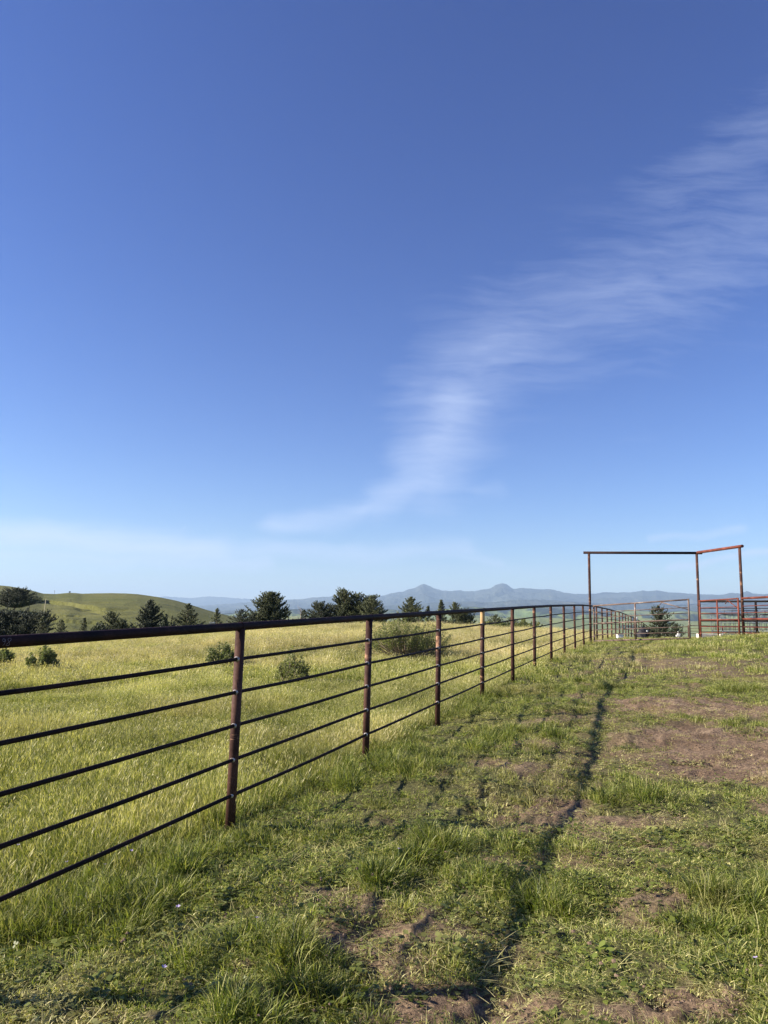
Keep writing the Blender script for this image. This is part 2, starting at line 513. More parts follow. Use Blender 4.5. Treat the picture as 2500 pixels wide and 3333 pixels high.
def grass_mat(name, cols):
    """blade colour: 'tone' per blade through a ramp, multiplied by instance tint"""
    m, t, b = new_mat(name)
    a = t.new('ShaderNodeAttribute', attribute_name='tone')
    h = t.new('ShaderNodeAttribute', attribute_name='along')
    i1 = t.new('ShaderNodeAttribute', attribute_name='tint', attribute_type='INSTANCER')
    i2 = t.new('ShaderNodeAttribute', attribute_name='dry', attribute_type='INSTANCER')
    k = len(cols)
    green = t.ramp(a.outputs['Fac'], [(j / (k - 1), c) for j, c in enumerate(cols)])
    dryc = t.ramp(a.outputs['Fac'], [(0, (.24, .175, .08)), (.5, (.38, .31, .15)), (1, (.54, .46, .27))])
    dfac = t.math('MULTIPLY_ADD', h.outputs['Fac'], .35, i2.outputs['Fac'], clamp=False)
    dfac = t.math('SUBTRACT', dfac, .18, clamp=True)
    c = t.mix(dfac, green, dryc)
    c = t.vmath('SCALE', c, scale=i1.outputs['Fac'])
    t.put(b.inputs['Base Color'], c); b.inputs['Roughness'].default_value = .48; b.inputs['Specular IOR Level'].default_value = .35
    tr = t.new('ShaderNodeBsdfTranslucent'); t.put(tr.inputs[0], t.vmath('MULTIPLY', c, (1.1, 1.15, .5)))
    mx = t.new('ShaderNodeMixShader'); mx.inputs[0].default_value = .38
    o = [n for n in t.n if n.type == 'OUTPUT_MATERIAL'][0]
    t.l.new(b.outputs[0], mx.inputs[1]); t.l.new(tr.outputs[0], mx.inputs[2]); t.l.new(mx.outputs[0], o.inputs[0])
    return m


M_GRASS = grass_mat('grass_blades', [(.036, .055, .009), (.090, .130, .018), (.160, .205, .030), (.255, .285, .055), (.47, .44, .18)])
M_CLOV = grass_mat('clover_leaves', [(.04, .055, .010), (.10, .125, .024), (.17, .195, .04)])

# ground
M_GROUND, t, b = new_mat('ground_soil')
g = t.new('ShaderNodeNewGeometry').outputs['Position']
ga = t.new('ShaderNodeAttribute', attribute_name='green').outputs['Fac']
gf = t.new('ShaderNodeAttribute', attribute_name='farness').outputs['Fac']
ns = t.noise(g, 3.0, 6, .65); nf = t.noise(g, 35, 6, .7); nb = t.noise(g, .6, 3, .5)
soil = t.ramp(ns, [(.3, (.14, .092, .056)), (.55, (.26, .183, .118)), (.75, (.38, .285, .19))])
soil = t.mix(t.math('MULTIPLY', t.ramp(nf, [(.42, 1.), (.56, 0.)]), .8), soil, (.075, .05, .036))
thatch = t.mix(t.ramp(nf, [(.4, 0.), (.6, 1.)]), (.055, .055, .022), (.12, .115, .045))
c = t.mix(ga, soil, thatch)
nl = t.noise(t.mapping(g, scale=(1, 1, 0)), .0016, 5, .6); nm = t.noise(t.mapping(g, scale=(1, 1, 0)), .006, 6, .65)
farc = t.ramp(nl, [(.35, (.075, .10, .035)), (.5, (.115, .14, .045)), (.65, (.15, .155, .065))])
farc = t.mix(t.ramp(nm, [(.55, 0.), (.62, .8)]), farc, (.035, .05, .025))
c = t.mix(gf, c, farc)
t.put(b.inputs['Base Color'], c); b.inputs['Roughness'].default_value = .95; b.inputs['Specular IOR Level'].default_value = .15
bu = t.new('ShaderNodeBump'); bu.inputs['Strength'].default_value = .9; bu.inputs['Distance'].default_value = .035
t.put(bu.inputs['Height'], t.math('MULTIPLY_ADD', nf, .8, ns)); t.put(b.inputs['Normal'], bu.outputs[0])


def hill_mat(name, g1, g2, scrub, s_lo, s_hi, scale, rough_bump=0.0, streak=None):
    m, t, b = new_mat(name)
    g = t.new('ShaderNodeNewGeometry').outputs['Position']
    if rough_bump >= 8: g = t.mapping(g, scale=(1, .3, 1))
    n1 = t.noise(g, scale, 5, .6); n2 = t.noise(g, scale * 3.1, 6, .68, .4); n3 = t.noise(g, scale * 14, 5, .7)
    c = t.mix(t.ramp(n1, [(.35, 0.), (.65, 1.)]), g1, g2)
    c = t.mix(t.ramp(n2, [(s_lo, 0.), (s_hi, 1.)]), c, scrub)
    c = t.mix(t.math('MULTIPLY', t.ramp(n3, [(.45, 0.), (.7, 1.)]), .3), c, scrub)
    t.put(b.inputs['Base Color'], c); b.inputs['Roughness'].default_value = .95; b.inputs['Specular IOR Level'].default_value = .1
    if rough_bump:
        bu = t.new('ShaderNodeBump'); bu.inputs['Strength'].default_value = .6; bu.inputs['Distance'].default_value = rough_bump
        t.put(bu.inputs['Height'], t.math('ADD', n2, n3)); t.put(b.inputs['Normal'], bu.outputs[0])
    return m


M_HILL = hill_mat('green_hill', (.092, .100, .026), (.135, .132, .042), (.060, .066, .024), .54, .72, .02, 1.6)
M_MID = hill_mat('rolling_hills', (.12, .17, .04), (.19, .21, .06), (.018, .026, .016), .47, .53, .0011, 15)
M_NEARV = hill_mat('valley_hills', (.13, .17, .045), (.19, .20, .07), (.035, .05, .025), .58, .66, .0025, 8)
M_MTN = hill_mat('mountain_scrub', (.018, .026, .024), (.05, .058, .044), (.12, .12, .085), .58, .70, .0008, 120)

# ------------------------------------------------------------------ ground sheet
th_f = np.radians(np.arange(-48, 48.01, .2)); th_b = np.radians(np.arange(50, 310.01, 2.5))
th = np.concatenate([th_f, th_b])
rr = [.35]
while rr[-1] < 25500: rr.append(rr[-1] * (1.0095 if rr[-1] < 14 else 1.0165 if rr[-1] < 90 else 1.05))
rr = np.array(rr)
TH, RR = np.meshgrid(th, rr)
X = RR * np.sin(TH); Yg = RR * np.cos(TH)
Z = ground_z(X, Yg)
roll = (fbm(X / 900, Yg / 900, 71, 4) - .5) * 60 * sstep(RR, 1200, 3500)
Z = Z + np.maximum(roll, -6)
na, nr = len(th), len(rr)
verts = np.stack([X.ravel(), Yg.ravel(), Z.ravel()], 1)
ctr = len(verts); verts = np.vstack([verts, [[0, 0, gz(0, 0)]]])
ii = np.arange(nr - 1)[:, None] * na; jj = np.arange(na)[None, :]; jn = (jj + 1) % na
quads = np.stack([ii + jj, ii + na + jj, ii + na + jn, ii + jn], -1).reshape(-1, 4)
me_faces = quads
ground = mesh_obj('ground', verts, me_faces, M_GROUND, smooth=True)
tag(ground, kind='structure')
bg_ = bare_at(X, Yg); green = np.clip(1.15 - 1.5 * bg_, 0, 1) * np.ones_like(X)
green = np.append(green.ravel(), 1.0); farn = np.append(sstep(RR, 55, 110).ravel(), 0.0)
for nm_, arr in (('green', green), ('farness', farn)):
    at = ground.data.attributes.new(nm_, 'FLOAT', 'POINT'); at.data.foreach_set('value', arr.astype(np.float32))


# ------------------------------------------------------------------ hills and mountains
def ridge_mesh(name, prof, r0, r1, r2, zb, mat, amp, ns, seed, az_ext=None, sharp=1.0, step=.10, nrad=60, pw_=1.0):
    """terrain whose crest, at distance r1, has the given skyline; falls to zb at r0 in front and r2 behind"""
    az = []; el = []
    for (px, py) in prof:
        d = ray(px, py); az.append(math.degrees(math.atan2(d[0], d[1]))); el.append(d[2] / math.hypot(d[0], d[1]))
    a = np.arange(az[0], az[-1] + 1e-6, step); e = np.interp(a, az, el)
    t = np.concatenate([np.linspace(0, 1, nrad), 1 + np.linspace(0, 1, nrad // 2)[1:]])
    A, T = np.meshgrid(np.radians(a), t)
    jag_a = np.degrees(A); E = np.interp(jag_a, az, el)
    if r1 > 9000: E = E + (fbm(jag_a * 4.0, jag_a * 0, seed + 5, 4, .6) - .5) * .0016
    rj = r1 * (1 + .06 * (fbm(np.degrees(A) / 6, T * 0, seed + 9, 2) - .5) * (T <= 1))
    Rr = np.where(T <= 1, r0 + (rj - r0) * T, rj + (r2 - rj) * (T - 1))
    zc = EYE + E * rj
    sh = np.where(T <= 1, T ** pw_ * (1 - .35 * (1 - T) * T), 1 - sstep(T, 1.0, 2.0))
    x = Rr * np.sin(A); y = Rr * np.cos(A)
    rid = 1 - np.abs(2 * fbm(x / ns, y / ns, seed, 5, .55) - 1) ** sharp
    bump = (rid - .75) * amp * np.clip(1 - T, 0, 1) ** .55 * np.minimum(1, T * 4)
    bump = np.where(T > 1, 0, bump)
    z = zb + (zc - zb) * sh
    z = z + bump * np.maximum((zc - zb), amp * .2) / np.maximum(zc.max() - zb, 1)
    cap = EYE + (E - .0004) * Rr
    z = np.where((T < .999), np.minimum(z, cap), z)
    nA, nT = len(a), len(t)
    v = np.stack([x.ravel(), y.ravel(), z.ravel()], 1)
    i = np.arange(nT - 1)[:, None] * nA; j = np.arange(nA - 1)[None, :]
    q = np.stack([i + j, i + j + 1, i + nA + j + 1, i + nA + j], -1).reshape(-1, 4)
    o = mesh_obj(name, v, q, mat, smooth=True); tag(o, kind='structure')
    return o


ridge_mesh('mountains', [(-1500, 1960), (0, 1958), (420, 1950), (540, 1942), (620, 1946), (660, 1943), (686, 1941), (720, 1944), (850, 1952), (1000, 1960), (1250, 1965), (1800, 1975), (2600, 1985)],
           17500, 21500, 24500, -45, M_MTN, 500, 2600, 3)
ridge_mesh('mountains', [(300, 1995), (700, 1968), (860, 1957), (980, 1950), (1016, 1945), (1093, 1940), (1130, 1941), (1211, 1944.5), (1242, 1940), (1270, 1932), (1293, 1927.5), (1310, 1926), (1330, 1919), (1349, 1914),
                         (1365, 1906), (1380, 1901), (1395, 1905), (1411, 1914), (1437, 1922), (1455, 1923), (1472, 1924), (1485, 1922), (1498, 1921), (1508, 1924), (1519, 1924), (1544, 1924), (1575, 1918), (1600, 1914),
                         (1615, 1904), (1632, 1898), (1649, 1902), (1670, 1917), (1690, 1914), (1708, 1914), (1752, 1918), (1790, 1917), (1833, 1928), (1871, 1933), (1925, 1933), (1969, 1928), (2010, 1929), (2050, 1927), (2080, 1925),
                         (2094, 1921), (2105, 1924), (2120, 1922), (2137, 1921), (2175, 1928), (2213, 1930), (2278, 1934), (2327, 1936), (2355, 1936), (2372, 1930), (2385, 1929), (2408, 1932), (2420, 1927), (2430, 1924.5), (2440, 1926), (2452, 1932),
                         (2500, 1934), (2700, 1938), (3200, 1945), (4200, 1950)],
           10500, 15000, 17400, -45, M_MTN, 1100, 1700, 11)
ridge_mesh('hills', [(300, 2000), (550, 1992), (900, 1984), (1100, 1976), (1250, 1972), (1400, 1962), (1520, 1957), (1600, 1960), (1700, 1951), (1780, 1953), (1850, 1958), (1960, 1965), (2100, 1962), (2200, 1970), (2350, 1960), (2500, 1964), (3300, 1968), (4200, 1975)],
           7300, 9800, 10600, -45, M_MTN, 520, 1100, 23)
ridge_mesh('hills', [(400, 2010), (700, 2000), (800, 1990), (880, 1985), (930, 1982), (1010, 1984), (1060, 1990), (1180, 1988), (1250, 1982), (1330, 1988), (1400, 1990), (1460, 1982), (1520, 1974), (1560, 1976), (1620, 1984), (1700, 1980), (1760, 1974),
                     (1800, 1977), (1880, 1985), (1960, 1990), (2050, 1984), (2150, 1992), (2250, 1988), (2350, 1996), (2500, 1992), (3000, 1996), (4200, 1996)],
           4300, 6000, 7200, -45, M_MID, 330, 900, 37)
ridge_mesh('hills', [(500, 2020), (800, 2010), (900, 2003), (1000, 2006), (1200, 2012), (1400, 2008), (1560, 2003), (1650, 2012), (1750, 2008), (1850, 2014), (1950, 2022), (2100, 2012), (2250, 2022), (2500, 2026), (3000, 2026), (4200, 2024)],
           2500, 3600, 4300, -45, M_NEARV, 110, 520, 41)
ridge_mesh('hill', [(-3500, 1890), (-1500, 1862), (-600, 1870), (-200, 1893), (0, 1905.5), (30, 1908), (60, 1913), (100, 1921), (140, 1932), (180, 1933.5), (225, 1929.5), (250, 1930.5), (268, 1932.5), (300, 1931.5), (360, 1930.5), (410, 1931.5), (450, 1934), (520, 1944), (570, 1954),
                    (620, 1968), (660, 1981), (700, 1993), (740, 2003), (780, 2012), (860, 2026), (960, 2040)],
           150, 640, 1150, -10, M_HILL, 9, 120, 51, step=.12, nrad=240, pw_=.8)

# scarps and cattle banks on the green hill
from mathutils.bvhtree import BVHTree
hill = bpy.data.objects['hill']
def hill_tree(): return BVHTree.FromPolygons([v.co for v in hill.data.vertices], [tuple(p.vertices) for p in hill.data.polygons])
hb = hill_tree()
def hill_hit(px, py):
    d = Vector(ray(px, py)); h_ = hb.ray_cast(Vector((0, 0, EYE)), d.normalized())
    return np.array(h_[0]) if h_[0] is not None else None
hv = np.empty(len(hill.data.vertices) * 3, np.float32); hill.data.vertices.foreach_get('co', hv); hv = hv.reshape(-1, 3)
for (line, dep, wd) in [([(60, 1948), (110, 1951), (160, 1954), (200, 1959), (260, 1967), (345, 1980)], 2.2, 9), ([(-40, 1986), (30, 1989), (90, 1991), (150, 1996), (215, 2003)], 2.4, 6),
                        ([(280, 1983), (320, 1988), (370, 1997)], 1.2, 6), ([(330, 1960), (350, 1960.5)], 1.6, 6), ([(-60, 2000), (100, 2012), (260, 2022), (420, 2032)], 1.2, 6)]:
    w3 = [hill_hit(*p) for p in line]; w3 = [p for p in w3 if p is not None]
    if len(w3) > 1:
        dd = seg_dist(hv[:, 0], hv[:, 1], w3)
        near_r = np.hypot(hv[:, 0], hv[:, 1]); lr = np.interp(np.arctan2(hv[:, 0], hv[:, 1]), [math.atan2(p[0], p[1]) for p in w3], [math.hypot(p[0], p[1]) for p in w3])
        sg = near_r - lr
        jag = 1 + .6 * (fbm(hv[:, 0] / 9, hv[:, 1] / 9, 77, 3) - .5)
        hv[:, 2] -= dep * jag * np.exp(-(dd / wd) ** 2) * (sg < 0)
hill.data.vertices.foreach_set('co', hv.ravel()); hill.data.update()
hb = hill_tree()

# ------------------------------------------------------------------ grass
GRASS_COL = bpy.data.collections.new('grass_sources')      # never linked to the scene: sources for the instances


def make_tuft(name, nb, spread, hmin, hmax, wid, lean, seed, mat, tone=(0, 1), curl=1.0, heads=0.0, dryfrac=0.0, flat=0.0):
    rng = np.random.default_rng(seed)
    V = []; Fq = []; Ft = []; tn = []; al = []
    for i in range(nb):
        a = rng.uniform(0, 2 * PI); r = spread * math.sqrt(rng.uniform(0, 1))
        bx, by = r * math.cos(a), r * math.sin(a)
        h = rng.uniform(hmin, hmax) * (1.1 - .4 * r / max(spread, 1e-3))
        la = a + rng.normal(0, .9); ln = max(0.02, abs(rng.normal(lean, lean * .6))) + .1 * r / max(spread, 1e-3)
        w = wid * rng.uniform(.6, 1.3)
        fa = rng.uniform(0, 2 * PI); wx, wy = math.cos(fa) * w / 2, math.sin(fa) * w / 2
        tv = rng.uniform(*tone)
        if rng.uniform() < dryfrac: tv = 1.0
        base = len(V)
        ks = 3
        z = -.015
        px_, py_ = bx, by; ang = ln * .35
        for k in range(ks + 1):
            f = k / ks
            ww = 1 - .35 * f if k < ks else 0
            if k < ks:
                V.append((px_ - wx * ww, py_ - wy * ww, z)); V.append((px_ + wx * ww, py_ + wy * ww, z))
                tn += [tv, tv]; al += [f, f]
            else:
                V.append((px_, py_, z)); tn.append(tv); al.append(1.0)
            st_ = h / ks
            px_ += math.cos(la) * math.sin(ang) * st_; py_ += math.sin(la) * math.sin(ang) * st_; z += math.cos(ang) * st_ * (1 - flat)
            ang += ln * curl * .55
        for k in range(ks - 1): Fq.append((base + 2 * k, base + 2 * k + 1, base + 2 * k + 3, base + 2 * k + 2))
        Ft.append((base + 2 * ks - 2, base + 2 * ks - 1, base + 2 * ks))
        if rng.uniform() < heads:      # seed head: a narrow diamond at the tip
            tip = np.array(V[-1]); L = rng.uniform(.03, .07) * (hmax / .4); ww = w * 1.6 + .002
            b2 = len(V)
            dx, dy = math.cos(la) * L * .4, math.sin(la) * L * .4
            V += [tuple(tip), (tip[0] + dx * .5 + wx / w * ww, tip[1] + dy * .5 + wy / w * ww, tip[2] + L * .5), (tip[0] + dx, tip[1] + dy, tip[2] + L), (tip[0] + dx * .5 - wx / w * ww, tip[1] + dy * .5 - wy / w * ww, tip[2] + L * .5)]
            tn += [1.0] * 4; al += [1.0] * 4; Fq.append((b2, b2 + 1, b2 + 2, b2 + 3))
    me = bpy.data.meshes.new(name); me.from_pydata(V, [], Fq + Ft); me.update()
    for nm, arr in (('tone', tn), ('along', al)):
        at = me.attributes.new(nm, 'FLOAT', 'POINT'); at.data.foreach_set('value', np.array(arr, dtype=np.float32))
    me.materials.append(mat)
    o = bpy.data.objects.new(name, me); GRASS_COL.objects.link(o)
    return o


def make_broad(name, n, spread, size, seed, mat, hgt=.05, lobes=3):
    """clover / plantain like leaves lying near the ground"""
    rng = np.random.default_rng(seed); V = []; F = []; tn = []
    for i in range(n):
        a = rng.uniform(0, 2 * PI); r = spread * math.sqrt(rng.uniform()); z = rng.uniform(.25, 1) * hgt
        c = np.array([r * math.cos(a), r * math.sin(a), z]); s = size * rng.uniform(.6, 1.3); t0 = rng.uniform(0, 2 * PI); tv = rng.uniform()
        tilt = rng.normal(0, .35, 2)
        for l in range(lobes):
            t = t0 + l * 2 * PI / lobes; u = np.array([math.cos(t), math.sin(t)]); q = np.array([-u[1], u[0]])
            pts = [c[:2], c[:2] + u * s * .55 + q * s * .42, c[:2] + u * s + q * s * .18, c[:2] + u * s - q * s * .18, c[:2] + u * s * .55 - q * s * .42]
            b = len(V)
            for p in pts:
                d = p - c[:2]; V.append((p[0], p[1], z + d @ tilt)); tn.append(tv)
            F.append((b, b + 1, b + 2, b + 3, b + 4))
    me = bpy.data.meshes.new(name); me.from_pydata(V, [], F); me.update()
    for nm, arr in (('tone', tn), ('along', [0.0] * len(tn))):
        at = me.attributes.new(nm, 'FLOAT', 'POINT'); at.data.foreach_set('value', np.array(arr, dtype=np.float32))
    me.materials.append(mat)
    o = bpy.data.objects.new(name, me); GRASS_COL.objects.link(o)
    return o


# kinds (index ranges in alphabetical order of the collection)
KINDS = {}
order = []
def reg(kind, fn, k):
    KINDS[kind] = []
    for i in range(k):
        nm = 'k%02d_%s_%d' % (len(KINDS), kind, i)
        KINDS[kind].append(nm); fn(nm, i); order.append(nm)


reg('short', lambda nm, i: make_tuft(nm, 85, .11, .015, .06, .0036, 1.3, 100 + i, M_GRASS, dryfrac=.12), 4)
reg('mid', lambda nm, i: make_tuft(nm, 65, .09, .035, .10, .0038, 1.0, 200 + i, M_GRASS, dryfrac=.10), 4)
reg('tall', lambda nm, i: make_tuft(nm, 80, .08, .07, .19, .0042, .75, 300 + i, M_GRASS, dryfrac=.06), 4)
reg('fieldg', lambda nm, i: make_tuft(nm, 80, .12, .09, .19, .0040, .6, 350 + i, M_GRASS, dryfrac=.06), 4)
reg('seed', lambda nm, i: make_tuft(nm, 24, .12, .15, .27, .0026, .5, 400 + i, M_GRASS, (.4, 1), heads=.7, dryfrac=.35), 4)
reg('farshort', lambda nm, i: make_tuft(nm, 70, .20, .04, .11, .009, 1.0, 500 + i, M_GRASS, dryfrac=.15), 4)
reg('fartall', lambda nm, i: make_tuft(nm, 80, .20, .09, .20, .008, .6, 600 + i, M_GRASS, heads=.15, dryfrac=.12), 4)
reg('farseed', lambda nm, i: make_tuft(nm, 50, .22, .15, .30, .007, .5, 700 + i, M_GRASS, (.5, 1), heads=.6, dryfrac=.4), 4)
reg('straw', lambda nm, i: make_tuft(nm, 26, .18, .06, .20, .0030, 1.9, 800 + i, M_GRASS, (.8, 1), curl=.15, dryfrac=1, flat=.85), 4)
reg('clover', lambda nm, i: make_broad(nm, 40, .12, .010, 900 + i, M_CLOV), 3)
reg('weed', lambda nm, i: make_broad(nm, 26, .09, .026, 950 + i, M_CLOV, .04, 1), 3)
names_sorted = sorted(order)
IDX = {k: [names_sorted.index(n) for n in v] for k, v in KINDS.items()}

rng = np.random.default_rng(7)


def patches(x, y, s, seed): return fbm(x * s, y * s, seed, 4)


def scatter(name, pts):
    """pts: dict of arrays x,y,idx,rotz,tilt,scale,tint,dry -> one object of instanced tufts"""
    n = len(pts['x']); z = ground_z(pts['x'], pts['y'])
    me = bpy.data.meshes.new(name); me.vertices.add(n)
    me.vertices.foreach_set('co', np.stack([pts['x'], pts['y'], z], 1).astype(np.float32).ravel())
    def attr(nm, ty, arr, key='value'):
        a = me.attributes.new(nm, ty, 'POINT'); a.data.foreach_set(key, arr)
    attr('idx', 'INT', pts['idx'].astype(np.int32))
    rot = np.stack([pts['tx'], pts['ty'], pts['rz']], 1).astype(np.float32); attr('rot', 'FLOAT_VECTOR', rot.ravel(), 'vector')
    attr('scl', 'FLOAT_VECTOR', np.stack([pts['sw'], pts['sw'], pts['sh']], 1).astype(np.float32).ravel(), 'vector')
    attr('tint', 'FLOAT', pts['tint'].astype(np.float32)); attr('dry', 'FLOAT', pts['dry'].astype(np.float32))
    o = bpy.data.objects.new(name, me); COL.objects.link(o)
    md = o.modifiers.new('scatter', 'NODES'); md.node_group = GN
    return o


GN = bpy.data.node_groups.new('scatter', 'GeometryNodeTree')
GN.interface.new_socket('Geometry', in_out='INPUT', socket_type='NodeSocketGeometry')
GN.interface.new_socket('Geometry', in_out='OUTPUT', socket_type='NodeSocketGeometry')
gi = GN.nodes.new('NodeGroupInput'); go = GN.nodes.new('NodeGroupOutput')
iop = GN.nodes.new('GeometryNodeInstanceOnPoints'); ci = GN.nodes.new('GeometryNodeCollectionInfo')
ci.inputs['Collection'].default_value = GRASS_COL; ci.inputs['Separate Children'].default_value = True; ci.inputs['Reset Children'].default_value = True
iop.inputs['Pick Instance'].default_value = True
def nattr(nm, ty):
    n = GN.nodes.new('GeometryNodeInputNamedAttribute'); n.data_type = ty; n.inputs['Name'].default_value = nm; return n.outputs[0]
e2r = GN.nodes.new('FunctionNodeEulerToRotation')
GN.links.new(gi.outputs[0], iop.inputs['Points']); GN.links.new(ci.outputs[0], iop.inputs['Instance'])
GN.links.new(nattr('idx', 'INT'), iop.inputs['Instance Index'])
GN.links.new(nattr('rot', 'FLOAT_VECTOR'), e2r.inputs[0]); GN.links.new(e2r.outputs[0], iop.inputs['Rotation'])
GN.links.new(nattr('scl', 'FLOAT_VECTOR'), iop.inputs['Scale'])
GN.links.new(iop.outputs[0], go.inputs[0])


def wedge(n, y0, y1, ext, side=None):
    """uniform points in the view wedge between depths y0 and y1"""
    y = np.sqrt(rng.uniform(y0 * y0, y1 * y1, n)) if y0 > 0 else rng.uniform(y0, y1, n)
    x = rng.uniform(-1, 1, n) * (ext * np.abs(y) + 1.2)
    return x, y


def pick(kind_ids, choice):
    """choice: array of kind names index -> instance index"""
    out_ = np.zeros(len(choice), int)
    for k, ids in enumerate(kind_ids):
        m = choice == k; out_[m] = rng.choice(ids, m.sum())
    return out_


def common(x, y, kinds, choice, sw, sh, tint, dry, tilt=.12, windx=.10):
    n = len(x)
    return dict(x=x, y=y, idx=pick([IDX[k] for k in kinds], choice), rz=rng.uniform(0, 2 * PI, n), tx=rng.normal(0, tilt, n), ty=rng.normal(windx, tilt, n), sw=sw, sh=sh, tint=tint, dry=dry)


def join(a, b): return {k: np.concatenate([a[k], b[k]]) for k in a}


# lush clumps on the lane (pixel centre, radius m, height factor)
clumps = [(2480, 2620, .75, 1.5), (2440, 2700, .5, 1.2), (2080, 2560, .9, 1.25), (2200, 2620, .5, 1.0), (1830, 2760, .22, 1.1), (1620, 2640, .45, 1.0), (1480, 2600, .5, 1.1), (2450, 2960, .45, 1.5), (2380, 3050, .4, 1.3),
          (2470, 3250, .4, 1.4), (2330, 3100, .3, 1.2), (900, 3200, .6, 1.3), (600, 3250, .5, 1.2), (700, 3300, .5, 1.2), (1020, 3110, .3, 1.1), (300, 2950, .6, 1.2), (100, 3100, .5, 1.3), (1250, 2820, .4, .9), (1500, 2780, .35, 1.0),
          (1900, 2240, 1.2, .7), (2350, 2110, 3.0, 1.0), (2450, 2090, 3.0, 1.1), (2300, 2120, 2.0, .9), (2420, 2190, 1.5, .8), (2050, 2190, .9, .8), (1700, 2400, 1.0, .7), (1300, 2550, .8, .9), (1050, 2600, .7, 1.0), (900, 2620, .5, 1.0),
          (2240, 2190, .8, .8), (1960, 2900, .3, .8), (1750, 3000, .35, .7), (2300, 2850, .4, .8), (450, 2860, .7, 1.0), (1650, 2880, .3, .9)]
clw = []
for (px, py, r, h) in clumps:
    q = ghit(px, py); clw.append((q[0], q[1], r * .85, h * .78))


def clump_at(x, y):
    wx = x + (fbm(x * 3, y * 3, 55, 3) - .5) * .5; wy = y + (fbm(x * 3, y * 3, 57, 3) - .5) * .5
    c = np.zeros(len(x))
    for (a, b_, r, h) in clw:
        d = np.hypot(wx - a, wy - b_) / r; c = np.maximum(c, h * (1 - sstep(d, .5, 1.15)))
    return c


def lane_grass(x, y, zone):
    """zone 0 near, 1 middle, 2 far; keeps points on the lane side"""
    off = x - FX(y)
    past = y > K[1] + 1.0
    br = bare_at(x, y) * .93; pn = .45 * patches(x, y, 1.1, 81) + .55 * patches(x, y, 3.6, 83); cl = clump_at(x, y)
    fine = fbm(x * 7, y * 7, 131, 3)
    keep = (off > -.25) & (rng.uniform(size=len(x)) > np.clip(br * 1.18 + (fine - .5) * 1.6 * np.clip(br * 3, .25, 1) - cl * .6, 0, .90)) 
    keep = keep & ((br > .2) | (rng.uniform(size=len(x)) > np.clip((.46 - fbm(x * 4.5, y * 4.5, 141, 3)) * 5, 0, .65)))
    x, y, br, pn, cl, off = x[keep], y[keep], br[keep], pn[keep], cl[keep], off[keep]
    fenceline = np.exp(-(off / .45) ** 2)
    vig = np.clip((pn - .50) * 5.0, -.5, .75) + cl * .48 + fenceline * .35 - br * .4
    n = len(x); u = rng.uniform(size=n)
    if zone < 2:
        kinds = ['short', 'mid', 'tall', 'straw', 'clover', 'weed']
        ch = np.where(vig + (u - .5) * .45 > .78, 2, np.where(vig + (u - .5) * .5 > .16, 1, 0))
        u2 = rng.uniform(size=n)
        ch = np.where(u2 < .17, 3, ch); ch = np.where((u2 > .86) & (vig < .6), 4, ch); ch = np.where((u2 > .93), 5, ch)
    else:
        kinds = ['farshort', 'fartall', 'farshort']
        ch = np.where(vig + (u - .5) * .5 > .42, 1, 0)
    s = rng.uniform(.75, 1.25, n)
    dryn = patches(x, y, .8, 91)
    dry = np.clip((dryn - .50) * 1.6 + br * .55 + .07 - cl * .28 + rng.normal(0, .10, n), 0, .85)
    tint = np.clip(1.24 - (pn - .5) * 1.1 - cl * .10 + rng.normal(0, .16, n), .55, 1.6)
    sh = s * np.clip(.9 + vig * .5, .5, 1.5) * np.where(y < 6, .72, np.where(y > 22, .62, .8))
    return common(x, y, kinds, ch, s, sh, tint, dry)


x, y = wedge(22000, 1.2, 5.5, .72); g1 = lane_grass(x, y, 0)
x, y = wedge(38000, 5.5, 14, .72); g2 = lane_grass(x, y, 1)
x, y = wedge(26000, 14, 40, .78); g3 = lane_grass(x, y, 2)
bx_ = rng.uniform(-5, 5, 3500); by_ = rng.uniform(-4, 1.3, 3500); g4 = lane_grass(bx_, by_, 0)
grass = scatter('grass', join(join(g1, g2), join(g3, g4)))
tag(grass, 'short trodden green grass with lush clumps growing over the lane beside the fence', 'grass', kind='stuff')


def field_grass(x, y, zone):
    off = x - FX(y)
    keep = off < -.12
    far_r = (y > 28) & (off < 3)
    keep = keep & ~((y > 46 + 3 * patches(x, y, .1, 3)) & (rng.uniform(size=len(x)) < .5))
    x, y, off = x[keep], y[keep], off[keep]
    pn = patches(x, y, .35, 101); pn2 = patches(x, y, 1.3, 103); n = len(x)
    # the pasture turns taller and paler away from the fence
    dry0 = sstep(y + (-off) * .22, 11, 28) * .52
    dry = np.clip(dry0 + (pn - .5) * 1.3 + (pn2 - .5) * .6 - .04 + rng.normal(0, .08, n), 0, .8)
    hol = np.exp(-((x + 6.3) / 1.6) ** 2 - ((y - 14) / 1.0) ** 2)
    dry = dry * (1 - hol)
    vig = np.exp(-(off / .6) ** 2) * .3 + (pn2 - .5)
    u = rng.uniform(size=n)
    if zone < 2:
        kinds = ['mid', 'fieldg', 'seed', 'clover']
        ch = np.where(u < .30, 0, np.where(u < .78 - dry * .3, 1, 2)); ch = np.where(rng.uniform(size=n) < .05, 3, ch)
    else:
        kinds = ['farshort', 'fartall', 'farseed']
        ch = np.where(u < .12, 0, np.where(u < .85 - dry * .7, 1, 2))
    s = rng.uniform(.8, 1.2, n)
    tint = np.clip(1.02 + (pn2 - .5) * .7 + (patches(x, y, .22, 107) - .5) * .5 + rng.normal(0, .10, n) - .2 * hol, .6, 1.5)
    sh = s * np.clip(.78 + (patches(x, y, .5, 109) - .5) * 1.5 + vig * .4 + dry * .3, .45, 1.5)
    return common(x, y, kinds, ch, s, sh, tint, dry, .10, .16)


